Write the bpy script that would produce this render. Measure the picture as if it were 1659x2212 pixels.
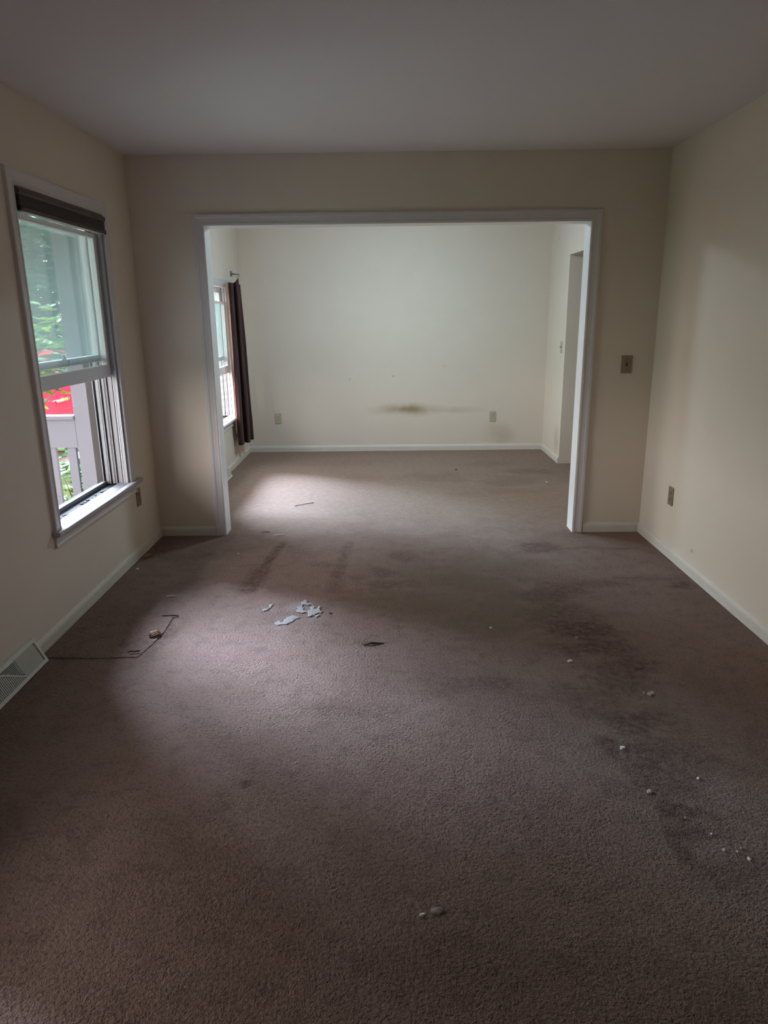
import bpy, bmesh, math, random
from mathutils import Vector, Matrix, noise

random.seed(7)
for o in list(bpy.data.objects):
    bpy.data.objects.remove(o)
SC = bpy.context.scene
COL = SC.collection
PI = math.pi

# ------------------------------------------------------------------ camera
F_PX, W_PX, H_PX = 1524.6, 1659, 2212
PITCH, YAW, ROLL, CAM_H = 0.273093, -0.007649, -0.011617, 1.4847
cam_d = bpy.data.cameras.new('camera')
cam = bpy.data.objects.new('camera', cam_d)
COL.objects.link(cam)
cam_d.sensor_fit = 'VERTICAL'
cam_d.sensor_height = 36.0
cam_d.lens = 36.0 * F_PX / H_PX
cam_d.clip_start = 0.02
cam_d.clip_end = 300
_cy, _sy, _cp, _sp = math.cos(YAW), math.sin(YAW), math.cos(PITCH), math.sin(PITCH)
_f = Vector((_sy * _cp, _cy * _cp, -_sp))
_r = Vector((_cy, -_sy, 0))
_u = _r.cross(_f)
_r2 = _r * math.cos(ROLL) + _u * math.sin(ROLL)
_u2 = -_r * math.sin(ROLL) + _u * math.cos(ROLL)
cam.matrix_world = Matrix(((_r2.x, _u2.x, -_f.x, 0), (_r2.y, _u2.y, -_f.y, 0), (_r2.z, _u2.z, -_f.z, CAM_H), (0, 0, 0, 1)))
SC.camera = cam

# ------------------------------------------------------------------ light and exposure
SUN_STRENGTH, SUN_ANGLE, SUN_EL = 36.0, 29, 34.0
SUN_AZ = (-0.75, 0.66)
SUN_COL = (0.72, 0.92, 1.26)
WORLD_STRENGTH = 11.5
FILL_STRENGTH = 118.0
EXPOSURE = 0.0
vs = SC.view_settings
vs.view_transform = 'Standard'
vs.look = 'None'
vs.gamma = 1.0
vs.exposure = EXPOSURE
vs.use_curve_mapping = False
SC.cycles.max_bounces = 14
SC.cycles.diffuse_bounces = 8
SC.cycles.transparent_max_bounces = 16
SC.cycles.sample_clamp_indirect = 4.0
SC.cycles.use_denoising = True
SC.cycles.caustics_reflective = False
SC.cycles.caustics_refractive = False

world = bpy.data.worlds.new('world')
SC.world = world
world.use_nodes = True
nt = world.node_tree
nt.nodes.clear()
_out = nt.nodes.new('ShaderNodeOutputWorld')
_bg = nt.nodes.new('ShaderNodeBackground')
_tc = nt.nodes.new('ShaderNodeTexCoord')
_sx = nt.nodes.new('ShaderNodeSeparateXYZ')
_rmp = nt.nodes.new('ShaderNodeValToRGB')
_rmp.color_ramp.elements[0].position = 0.0
_rmp.color_ramp.elements[0].color = (0.90, 0.84, 0.80, 1)
_rmp.color_ramp.elements[1].position = 0.7
_rmp.color_ramp.elements[1].color = (0.92, 0.92, 0.98, 1)
nt.links.new(_tc.outputs['Generated'], _sx.inputs[0])
nt.links.new(_sx.outputs['Z'], _rmp.inputs[0])
nt.links.new(_rmp.outputs[0], _bg.inputs['Color'])
_bg.inputs['Strength'].default_value = WORLD_STRENGTH
nt.links.new(_bg.outputs[0], _out.inputs[0])

sun_d = bpy.data.lights.new('overcast_sun', 'SUN')
sun_d.energy = SUN_STRENGTH
sun_d.angle = math.radians(SUN_ANGLE)
sun_d.color = SUN_COL
sun = bpy.data.objects.new('overcast_sun', sun_d)
COL.objects.link(sun)
_el = math.radians(SUN_EL)
_n = math.hypot(*SUN_AZ)
_to = Vector((SUN_AZ[0] / _n * math.cos(_el), SUN_AZ[1] / _n * math.cos(_el), math.sin(_el)))
sun.rotation_euler = (-_to).to_track_quat('-Z', 'Y').to_euler()
sun.location = (-8, 8, 9)

# ------------------------------------------------------------------ room measures (metres)
XL, XR = -1.608, 1.748            # near room side walls
XL2, XR2 = -1.573, 1.731          # far room side walls
YB, Y1, Y1B, Y2 = -1.1, 4.742, 4.865, 7.874
CH = 2.44
WT = 0.165                        # outside wall thickness
OX0, OX1, OZ = -1.148, 1.282, 2.034   # wide opening between the rooms
GROUND = -0.62
WINS = {   # y0, y1, z0, z1, wall x
    1: (3.285, 4.262, 0.50, 2.04, XL),
    2: (5.70, 7.285, 0.50, 1.765, XL2),
    3: (0.72, 1.697, 0.50, 2.04, XL),
}
for k, (y0, y1, z0, z1, wx) in WINS.items():      # portals only guide the sampling of sky light
    pd = bpy.data.lights.new('window_portal', 'AREA')
    pd.shape = 'RECTANGLE'
    pd.size = z1 - z0
    pd.size_y = y1 - y0
    pd.cycles.is_portal = True
    po = bpy.data.objects.new('window_portal', pd)
    COL.objects.link(po)
    po.location = (wx - WT - 0.06, (y0 + y1) / 2, (z0 + z1) / 2)
    po.rotation_euler = (0, -PI / 2, 0)

# ------------------------------------------------------------------ material helpers
def srgb(r, g, b):
    f = lambda c: (c / 255 / 12.92) if c / 255 <= 0.04045 else ((c / 255 + 0.055) / 1.055) ** 2.4
    return (f(r), f(g), f(b), 1)

def mat(name, col, rough=0.6, spec=0.3, var=0.0, var_scale=6.0, bump=0.0, bump_scale=200.0, metal=0.0, sheen=0.0, detail=3.0):
    m = bpy.data.materials.new(name)
    m.use_nodes = True
    t = m.node_tree
    b = t.nodes['Principled BSDF']
    col = tuple(col[:3]) + (1,)
    b.inputs['Base Color'].default_value = col
    b.inputs['Roughness'].default_value = rough
    b.inputs['Specular IOR Level'].default_value = spec
    b.inputs['Metallic'].default_value = metal
    b.inputs['Sheen Weight'].default_value = sheen
    tc = t.nodes.new('ShaderNodeTexCoord')
    if var > 0:
        n = t.nodes.new('ShaderNodeTexNoise')
        n.inputs['Scale'].default_value = var_scale
        n.inputs['Detail'].default_value = detail
        t.links.new(tc.outputs['Object'], n.inputs['Vector'])
        mx = t.nodes.new('ShaderNodeMix')
        mx.data_type = 'RGBA'
        mx.inputs[6].default_value = tuple(c * (1 - var) for c in col[:3]) + (1,)
        mx.inputs[7].default_value = tuple(min(1, c * (1 + var)) for c in col[:3]) + (1,)
        t.links.new(n.outputs['Fac'], mx.inputs[0])
        t.links.new(mx.outputs[2], b.inputs['Base Color'])
    if bump > 0:
        n2 = t.nodes.new('ShaderNodeTexNoise')
        n2.inputs['Scale'].default_value = bump_scale
        n2.inputs['Detail'].default_value = 2.0
        t.links.new(tc.outputs['Object'], n2.inputs['Vector'])
        bp = t.nodes.new('ShaderNodeBump')
        bp.inputs['Strength'].default_value = bump
        bp.inputs['Distance'].default_value = 0.004
        t.links.new(n2.outputs['Fac'], bp.inputs['Height'])
        t.links.new(bp.outputs[0], b.inputs['Normal'])
    return m

def wall_mat(name, col, smudges=(), axis='X', scol=(0.36, 0.265, 0.15)):
    """cream paint; smudges = (u, z, ru, rz, strength): dirt on the paint with its own outline"""
    m = mat(name, col, rough=0.75, spec=0.2, bump=0.10, bump_scale=140)
    t = m.node_tree
    b = t.nodes['Principled BSDF']
    geo = t.nodes.new('ShaderNodeNewGeometry')
    sep = t.nodes.new('ShaderNodeSeparateXYZ')
    wn = t.nodes.new('ShaderNodeTexNoise')
    wn.inputs['Scale'].default_value = 5.0
    wn.inputs['Detail'].default_value = 4.0
    t.links.new(geo.outputs['Position'], wn.inputs['Vector'])
    t.links.new(geo.outputs['Position'], sep.inputs[0])
    def math_(op, a, b_):
        n = t.nodes.new('ShaderNodeMath')
        n.operation = op
        for i, v in enumerate((a, b_)):
            if v is None:
                continue
            if isinstance(v, (int, float)):
                n.inputs[i].default_value = v
            else:
                t.links.new(v, n.inputs[i])
        return n.outputs[0]
    # faint overall grime
    base = math_('MULTIPLY', wn.outputs['Fac'], 0.10)
    acc = base
    for (u, z, ru, rz, s) in smudges:
        du = math_('DIVIDE', math_('SUBTRACT', sep.outputs[axis], u), ru)
        dz = math_('DIVIDE', math_('SUBTRACT', sep.outputs['Z'], z), rz)
        d = math_('SQRT', math_('ADD', math_('MULTIPLY', du, du), math_('MULTIPLY', dz, dz)), None)
        d = math_('ADD', d, math_('MULTIPLY', math_('SUBTRACT', wn.outputs['Fac'], 0.5), 0.9))
        mr = t.nodes.new('ShaderNodeMapRange')
        mr.interpolation_type = 'SMOOTHSTEP'
        mr.inputs['From Min'].default_value = 1.0
        mr.inputs['From Max'].default_value = 0.0
        mr.inputs['To Min'].default_value = 0.0
        mr.inputs['To Max'].default_value = s
        t.links.new(d, mr.inputs['Value'])
        acc = math_('ADD', acc, mr.outputs[0])
    mx = t.nodes.new('ShaderNodeMix')
    mx.data_type = 'RGBA'
    mx.clamp_factor = True
    t.links.new(acc, mx.inputs[0])
    mx.inputs[6].default_value = tuple(col[:3]) + (1,)
    mx.inputs[7].default_value = scol + (1,)
    t.links.new(mx.outputs[2], b.inputs['Base Color'])
    return m

def glass_mat(name, dirt=0.10, tint=(0.90, 0.94, 0.93)):
    m = bpy.data.materials.new(name)
    m.use_nodes = True
    t = m.node_tree
    t.nodes.clear()
    out = t.nodes.new('ShaderNodeOutputMaterial')
    tr = t.nodes.new('ShaderNodeBsdfTransparent')
    tr.inputs['Color'].default_value = tint + (1,)
    gl = t.nodes.new('ShaderNodeBsdfGlossy')
    gl.inputs['Roughness'].default_value = 0.02
    df = t.nodes.new('ShaderNodeBsdfTranslucent')
    df.inputs['Color'].default_value = (0.56, 0.70, 0.68, 1)
    fr = t.nodes.new('ShaderNodeFresnel')
    fr.inputs['IOR'].default_value = 1.35
    m1 = t.nodes.new('ShaderNodeMixShader')
    m2 = t.nodes.new('ShaderNodeMixShader')
    n = t.nodes.new('ShaderNodeTexNoise')
    n.inputs['Scale'].default_value = 3.0
    n.inputs['Detail'].default_value = 5.0
    tc = t.nodes.new('ShaderNodeTexCoord')
    t.links.new(tc.outputs['Object'], n.inputs['Vector'])
    mr = t.nodes.new('ShaderNodeMapRange')
    mr.inputs['From Min'].default_value = 0.3
    mr.inputs['From Max'].default_value = 0.7
    mr.inputs['To Min'].default_value = dirt * 0.8
    mr.inputs['To Max'].default_value = dirt * 1.2
    t.links.new(n.outputs['Fac'], mr.inputs['Value'])
    t.links.new(mr.outputs[0], m1.inputs[0])
    t.links.new(tr.outputs[0], m1.inputs[1])
    t.links.new(df.outputs[0], m1.inputs[2])
    mf = t.nodes.new('ShaderNodeMath')
    mf.operation = 'MULTIPLY'
    mf.inputs[1].default_value = 0.5
    t.links.new(fr.outputs[0], mf.inputs[0])
    t.links.new(mf.outputs[0], m2.inputs[0])
    t.links.new(m1.outputs[0], m2.inputs[1])
    t.links.new(gl.outputs[0], m2.inputs[2])
    t.links.new(m2.outputs[0], out.inputs[0])
    return m

def leaf_mat(name, c1, c2, trans=0.5, rough=0.45):
    m = bpy.data.materials.new(name)
    m.use_nodes = True
    t = m.node_tree
    b = t.nodes['Principled BSDF']
    b.inputs['Roughness'].default_value = rough
    b.inputs['Specular IOR Level'].default_value = 0.4
    tc = t.nodes.new('ShaderNodeTexCoord')
    n = t.nodes.new('ShaderNodeTexNoise')
    n.inputs['Scale'].default_value = 2.2
    n.inputs['Detail'].default_value = 6
    t.links.new(tc.outputs['Object'], n.inputs['Vector'])
    mr = t.nodes.new('ShaderNodeMapRange')
    mr.inputs['From Min'].default_value = 0.35
    mr.inputs['From Max'].default_value = 0.65
    t.links.new(n.outputs['Fac'], mr.inputs['Value'])
    mx = t.nodes.new('ShaderNodeMix')
    mx.data_type = 'RGBA'
    mx.inputs[6].default_value = tuple(c1) + (1,)
    mx.inputs[7].default_value = tuple(c2) + (1,)
    t.links.new(mr.outputs[0], mx.inputs[0])
    t.links.new(mx.outputs[2], b.inputs['Base Color'])
    tl = t.nodes.new('ShaderNodeBsdfTranslucent')
    t.links.new(mx.outputs[2], tl.inputs['Color'])
    ms = t.nodes.new('ShaderNodeMixShader')
    ms.inputs[0].default_value = trans
    t.links.new(b.outputs[0], ms.inputs[1])
    t.links.new(tl.outputs[0], ms.inputs[2])
    t.links.new(ms.outputs[0], t.nodes['Material Output'].inputs[0])
    return m

def carpet_mat(name, use_attr=True):
    m = bpy.data.materials.new(name)
    m.use_nodes = True
    t = m.node_tree
    b = t.nodes['Principled BSDF']
    b.inputs['Roughness'].default_value = 0.95
    b.inputs['Specular IOR Level'].default_value = 0.08
    b.inputs['Sheen Weight'].default_value = 0.06
    b.inputs['Sheen Roughness'].default_value = 0.55
    b.inputs['Sheen Tint'].default_value = (0.95, 0.93, 1.0, 1)
    geo = t.nodes.new('ShaderNodeNewGeometry')
    def noise_(scale, detail=2.0, rough=0.5):
        n = t.nodes.new('ShaderNodeTexNoise')
        n.inputs['Scale'].default_value = scale
        n.inputs['Detail'].default_value = detail
        n.inputs['Roughness'].default_value = rough
        t.links.new(geo.outputs['Position'], n.inputs['Vector'])
        return n.outputs['Fac']
    def mix(a, c, fac):
        x = t.nodes.new('ShaderNodeMix')
        x.data_type = 'RGBA'
        x.clamp_factor = True
        for i, v in ((6, a), (7, c)):
            if isinstance(v, tuple):
                x.inputs[i].default_value = v + (1,)
            else:
                t.links.new(v, x.inputs[i])
        t.links.new(fac, x.inputs[0])
        return x.outputs[2]
    def rng(v, a, c, lo, hi):
        r = t.nodes.new('ShaderNodeMapRange')
        r.inputs['From Min'].default_value = a
        r.inputs['From Max'].default_value = c
        r.inputs['To Min'].default_value = lo
        r.inputs['To Max'].default_value = hi
        t.links.new(v, r.inputs['Value'])
        return r.outputs[0]
    c = mix(CARPET_A, CARPET_B, rng(noise_(1.6, 5.0, 0.6), 0.35, 0.65, 0, 1))
    c = mix(c, CARPET_DARK, rng(noise_(14, 5.0, 0.65), 0.50, 0.72, 0, 0.40))
    c = mix(c, CARPET_DARK, rng(noise_(85, 3.0, 0.6), 0.50, 0.70, 0, 0.55))
    c = mix(c, CARPET_PALE, rng(noise_(240, 2.0), 0.55, 0.75, 0, 0.35))
    if use_attr:
        a = t.nodes.new('ShaderNodeAttribute')
        a.attribute_name = 'stain'  # mask also carries the painted shade of the dents
        brk = t.nodes.new('ShaderNodeMath')
        brk.operation = 'MULTIPLY'
        t.links.new(a.outputs['Fac'], brk.inputs[0])
        t.links.new(rng(noise_(34, 5.0, 0.65), 0.36, 0.62, 0.35, 1.2), brk.inputs[1])
        c = mix(c, CARPET_STAIN_SHADE, brk.outputs[0])
        a2 = t.nodes.new('ShaderNodeAttribute')
        a2.attribute_name = 'olive'
        c = mix(c, CARPET_OLIVE, rng(a2.outputs['Fac'], 0, 1, 0, 1))
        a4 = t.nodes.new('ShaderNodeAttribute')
        a4.attribute_name = 'far_tone'
        cc = mix(CARPET_FAR_A, CARPET_FAR_B, rng(noise_(22, 5.0, 0.6), 0.35, 0.65, 0, 1))
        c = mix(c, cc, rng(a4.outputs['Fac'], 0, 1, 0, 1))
        a3 = t.nodes.new('ShaderNodeAttribute')
        a3.attribute_name = 'pale'
        c = mix(c, CARPET_WORN, rng(a3.outputs['Fac'], 0, 1, 0, 1))
    t.links.new(c, b.inputs['Base Color'])
    bp = t.nodes.new('ShaderNodeBump')
    bp.inputs['Strength'].default_value = 1.0
    bp.inputs['Distance'].default_value = 0.014
    add = t.nodes.new('ShaderNodeMath')
    add.operation = 'ADD'
    t.links.new(noise_(95, 3.0, 0.6), add.inputs[0])
    t.links.new(rng(noise_(240, 2.0), 0, 1, 0, 0.5), add.inputs[1])
    t.links.new(add.outputs[0], bp.inputs['Height'])
    t.links.new(bp.outputs[0], b.inputs['Normal'])
    return m

CARPET_FAR_A = (0.295, 0.200, 0.150)  # lighter tone the carpet blends to past the opening
CARPET_FAR_B = (0.350, 0.246, 0.190)
CARPET_A = (0.220, 0.136, 0.104)
CARPET_B = (0.278, 0.184, 0.146)
CARPET_DARK = (0.080, 0.046, 0.034)
CARPET_PALE = (0.30, 0.235, 0.20)
CARPET_STAIN_SHADE = (0.062, 0.029, 0.017)
CARPET_OLIVE = (0.130, 0.100, 0.062)
CARPET_WORN = (0.30, 0.25, 0.225)

PAINT = (0.72, 0.64, 0.55)
M = {}
M['wall_near'] = wall_mat('cream_paint_near', PAINT)
M['wall_right'] = wall_mat('cream_paint_right', PAINT, smudges=((3.88, 0.147, 0.02, 0.016, 0.8), (3.2, 0.35, 0.5, 0.25, 0.06)), axis='Y')
M['wall_far'] = wall_mat('cream_paint_far', PAINT, smudges=(
    (0.24, 0.462, 0.55, 0.095, 0.62), (0.20, 0.465, 0.34, 0.075, 0.40), (0.75, 0.45, 0.45, 0.05, 0.22), (1.22, 0.19, 0.22, 0.20, 0.25),
    (1.32, 0.13, 0.16, 0.22, 0.18), (-0.42, 0.80, 0.02, 0.02, 0.4), (0.06, 0.83, 0.03, 0.02, 0.3), (0.62, 0.93, 0.05, 0.03, 0.15)), axis='X')
M['wall_far_side'] = wall_mat('cream_paint_far_right', PAINT, smudges=((7.22, 0.20, 0.16, 0.22, 0.35), (7.56, 2.20, 0.02, 0.018, 0.9)), axis='Y')
M['ceiling'] = mat('ceiling_white', (0.68, 0.65, 0.65), rough=0.9, spec=0.1, bump=0.15, bump_scale=60)
M['trim'] = mat('trim_paint', (0.62, 0.59, 0.59), rough=0.38, spec=0.4, var=0.05, var_scale=9)
M['base'] = mat('baseboard_paint', (0.64, 0.60, 0.53), rough=0.45, spec=0.35, var=0.06, var_scale=12)
M['vinyl'] = mat('window_white', (0.66, 0.66, 0.68), rough=0.4, spec=0.4, var=0.04, var_scale=15)
M['jamb'] = mat('jamb_lit_paint', (0.85, 0.84, 0.85), rough=0.4, spec=0.4, var=0.03, var_scale=9)  # lighter than the trim: window light on the jambs put into the colour
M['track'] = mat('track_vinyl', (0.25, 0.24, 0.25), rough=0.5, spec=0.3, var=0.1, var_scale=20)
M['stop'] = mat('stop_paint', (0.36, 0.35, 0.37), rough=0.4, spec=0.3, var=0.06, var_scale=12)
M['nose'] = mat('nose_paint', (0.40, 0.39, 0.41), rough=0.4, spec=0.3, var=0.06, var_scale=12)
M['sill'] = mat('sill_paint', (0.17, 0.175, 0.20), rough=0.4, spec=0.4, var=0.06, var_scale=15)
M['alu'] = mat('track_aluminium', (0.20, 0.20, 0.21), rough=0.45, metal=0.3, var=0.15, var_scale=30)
M['dark'] = mat('dark_gap', (0.02, 0.018, 0.016), rough=0.8)
M['ext_trim'] = mat('outside_casing_shade', (0.045, 0.038, 0.034), rough=0.7, var=0.1)  # shade on the outer casing is put into this dark colour
M['siding'] = mat('outside_siding', (0.60, 0.58, 0.55), rough=0.7, var=0.05)
M['glass'] = glass_mat('window_glass', dirt=0.035)
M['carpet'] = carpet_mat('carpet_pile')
M['carpet_piece'] = carpet_mat('carpet_pile_piece', use_attr=False)

# ------------------------------------------------------------------ geometry helpers
def box(bm, x0, x1, y0, y1, z0, z1):
    v = [bm.verts.new((x, y, z)) for x in (x0, x1) for y in (y0, y1) for z in (z0, z1)]
    for f in ((0, 1, 3, 2), (4, 6, 7, 5), (0, 4, 5, 1), (2, 3, 7, 6), (0, 2, 6, 4), (1, 5, 7, 3)):
        bm.faces.new([v[i] for i in f])

def cyl(bm, p0, p1, r0, r1=None, seg=16):
    r1 = r0 if r1 is None else r1
    p0, p1 = Vector(p0), Vector(p1)
    d = (p1 - p0).normalized()
    a = d.orthogonal().normalized()
    c = d.cross(a)
    A = [bm.verts.new(p0 + (a * math.cos(2 * PI * i / seg) + c * math.sin(2 * PI * i / seg)) * r0) for i in range(seg)]
    B = [bm.verts.new(p1 + (a * math.cos(2 * PI * i / seg) + c * math.sin(2 * PI * i / seg)) * r1) for i in range(seg)]
    for i in range(seg):
        j = (i + 1) % seg
        bm.faces.new((A[i], A[j], B[j], B[i]))
    bm.faces.new(A[::-1])
    bm.faces.new(B)

def tube(bm, pts, r, seg=8):
    pts = [Vector(p) for p in pts]
    rings = []
    for i, p in enumerate(pts):
        d = (pts[min(i + 1, len(pts) - 1)] - pts[max(i - 1, 0)]).normalized()
        a = d.cross(Vector((0.3, 0.2, 0.93))).normalized()
        c = d.cross(a)
        rr = r[i] if isinstance(r, (list, tuple)) else r
        rings.append([bm.verts.new(p + (a * math.cos(2 * PI * k / seg) + c * math.sin(2 * PI * k / seg)) * rr) for k in range(seg)])
    for A, B in zip(rings, rings[1:]):
        for k in range(seg):
            bm.faces.new((A[k], A[(k + 1) % seg], B[(k + 1) % seg], B[k]))
    bm.faces.new(rings[0][::-1])
    bm.faces.new(rings[-1])

def sweep(bm, prof, p0, p1, mitre0=0.0, mitre1=0.0):
    """extrude a profile [(a,b)] between frames p0 and p1 = (origin, adir, bdir, axis); mitre shifts by a along the axis"""
    o0, ad, bd, ax = p0
    o1 = p1
    A = [bm.verts.new(Vector(o0) + ad * a + bd * b + ax * (a * mitre0)) for a, b in prof]
    B = [bm.verts.new(Vector(o1) + ad * a + bd * b + ax * (a * mitre1)) for a, b in prof]
    n = len(prof)
    for i in range(n):
        j = (i + 1) % n
        bm.faces.new((A[i], A[j], B[j], B[i]))
    bm.faces.new(A[::-1])
    bm.faces.new(B)

def obj(name, bm, m, parent=None, bevel=0.0, smooth=False, kind=None):
    bmesh.ops.recalc_face_normals(bm, faces=bm.faces)
    root = parent
    while root is not None and root.parent is not None:
        root = root.parent
    if root is not None:
        bmesh.ops.translate(bm, verts=bm.verts, vec=-Vector(root.location))
    me = bpy.data.meshes.new(name)
    bm.to_mesh(me)
    bm.free()
    me.materials.append(m)
    if smooth:
        for p in me.polygons:
            p.use_smooth = True
    o = bpy.data.objects.new(name, me)
    COL.objects.link(o)
    if parent is not None:
        o.parent = parent
    if bevel > 0:
        b = o.modifiers.new('bevel', 'BEVEL')
        b.width = bevel
        b.segments = 2
        b.limit_method = 'ANGLE'
    if kind:
        o['kind'] = kind
    return o

def tag(o, label, cat, group=None, kind=None):
    o['label'] = label
    o['category'] = cat
    if group:
        o['group'] = group
    if kind:
        o['kind'] = kind
    return o

def thing(name, loc, label, cat, group=None, kind=None):
    o = bpy.data.objects.new(name, None)
    o.empty_display_size = 0.05
    COL.objects.link(o)
    o.location = loc
    return tag(o, label, cat, group, kind)

def kids(o):
    return [c for c in bpy.data.objects if c.parent == o]

def copy_tree(o, loc=None, rot=None, label=None, parent=None):
    c = o.copy()
    COL.objects.link(c)
    if parent is not None:
        c.parent = parent
    if loc is not None:
        c.location = loc
    if rot is not None:
        c.rotation_euler = rot
    if label:
        c['label'] = label
    for ch in kids(o):
        copy_tree(ch, parent=c)
    return c

def slab_with_holes(name, axis, a0, a1, z0, z1, t0, t1, holes, m, label):
    """wall along axis ('X' or 'Y') from a0..a1, z0..z1, thickness t0..t1; holes = (a0,a1,z0,z1)"""
    us = sorted({a0, a1} | {h[0] for h in holes} | {h[1] for h in holes})
    zs = sorted({z0, z1} | {max(z0, h[2]) for h in holes} | {min(z1, h[3]) for h in holes})
    bm = bmesh.new()
    vc = {}
    def v(u, z, t):
        k = (round(u, 5), round(z, 5), round(t, 5))
        if k not in vc:
            vc[k] = bm.verts.new((u, t, z) if axis == 'X' else (t, u, z))
        return vc[k]
    def solid(i, j):
        if i < 0 or j < 0 or i >= len(us) - 1 or j >= len(zs) - 1:
            return False
        uc, zc = (us[i] + us[i + 1]) / 2, (zs[j] + zs[j + 1]) / 2
        return not any(h[0] < uc < h[1] and h[2] < zc < h[3] for h in holes)
    for i in range(len(us) - 1):
        for j in range(len(zs) - 1):
            if not solid(i, j):
                continue
            ua, ub, za, zb = us[i], us[i + 1], zs[j], zs[j + 1]
            for t in (t0, t1):
                bm.faces.new((v(ua, za, t), v(ub, za, t), v(ub, zb, t), v(ua, zb, t)))
            if not solid(i - 1, j):
                bm.faces.new((v(ua, za, t0), v(ua, za, t1), v(ua, zb, t1), v(ua, zb, t0)))
            if not solid(i + 1, j):
                bm.faces.new((v(ub, za, t0), v(ub, za, t1), v(ub, zb, t1), v(ub, zb, t0)))
            if not solid(i, j - 1):
                bm.faces.new((v(ua, za, t0), v(ua, za, t1), v(ub, za, t1), v(ub, za, t0)))
            if not solid(i, j + 1):
                bm.faces.new((v(ua, zb, t0), v(ua, zb, t1), v(ub, zb, t1), v(ub, zb, t0)))
    o = obj(name, bm, m)
    return tag(o, label, 'wall', kind='structure')

# ------------------------------------------------------------------ room shell
def hole(k):
    y0, y1, z0, z1, _ = WINS[k]
    return (y0, y1, z0 - 0.03, z1)

slab_with_holes('wall_left', 'Y', YB - 0.12, Y1, -0.1, CH, XL - WT, XL, [hole(1), hole(3)], M['wall_near'], 'cream left wall of the near room holding the large window')
slab_with_holes('wall_right', 'Y', YB - 0.12, Y1, -0.1, CH, XR, XR + 0.12, [], M['wall_right'], 'plain cream right wall of the near room')
slab_with_holes('wall_front', 'X', XL - WT, XR + 0.12, -0.1, CH, Y1, Y1B, [(OX0, OX1, -0.2, OZ)], M['wall_near'], 'cream wall around the wide opening between the two rooms')
slab_with_holes('wall_back', 'X', XL, XR, -0.1, CH, YB - 0.12, YB, [], M['wall_near'], 'wall of the near room behind the viewer')
slab_with_holes('wall_far', 'X', XL2 - WT, XR2 + 0.12, -0.1, CH, Y2, Y2 + 0.14, [], M['wall_far'], 'bright far wall with a brown smudge above the baseboard')
slab_with_holes('wall_far_left', 'Y', Y1B, Y2, -0.1, CH, XL2 - WT, XL2, [hole(2)], M['wall_near'], 'left wall of the far room with the curtained window')
DY0, DY1, DZ = 6.22, 7.075, 2.008
slab_with_holes('wall_far_right', 'Y', Y1B, Y2, -0.1, CH, XR2, XR2 + 0.135, [(DY0, DY1, -0.2, DZ)], M['wall_far_side'], 'right wall of the far room with a plain doorway')
bm = bmesh.new()
box(bm, XR2 + 0.135, XR2 + 1.2, DY1 + 0.02, DY1 + 0.12, -0.1, CH)
box(bm, XR2 + 1.2, XR2 + 1.3, DY0 - 0.15, DY1 + 0.12, -0.1, CH)
box(bm, XR2 + 0.135, XR2 + 1.2, DY0 - 0.15, DY0 - 0.05, -0.1, CH)
tag(obj('wall_hall', bm, M['wall_near']), 'dim hallway walls beyond the far doorway', 'wall', kind='structure')

bm = bmesh.new()
box(bm, XL - WT, XR + 0.12, YB - 0.12, Y1B, CH, CH + 0.12)
tag(obj('ceiling', bm, M['ceiling']), 'grey white ceiling of the near room', 'ceiling', kind='structure')
bm = bmesh.new()
box(bm, XL - WT, XR2 + 0.14, Y1B, Y2 + 0.14, CH, CH + 0.12)
box(bm, XR2 + 0.14, XR2 + 1.3, DY0 - 0.16, DY1 + 0.13, CH, CH + 0.12)
tag(obj('ceiling', bm, M['ceiling']), 'ceiling of the far room seen just under the header', 'ceiling', kind='structure')

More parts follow.
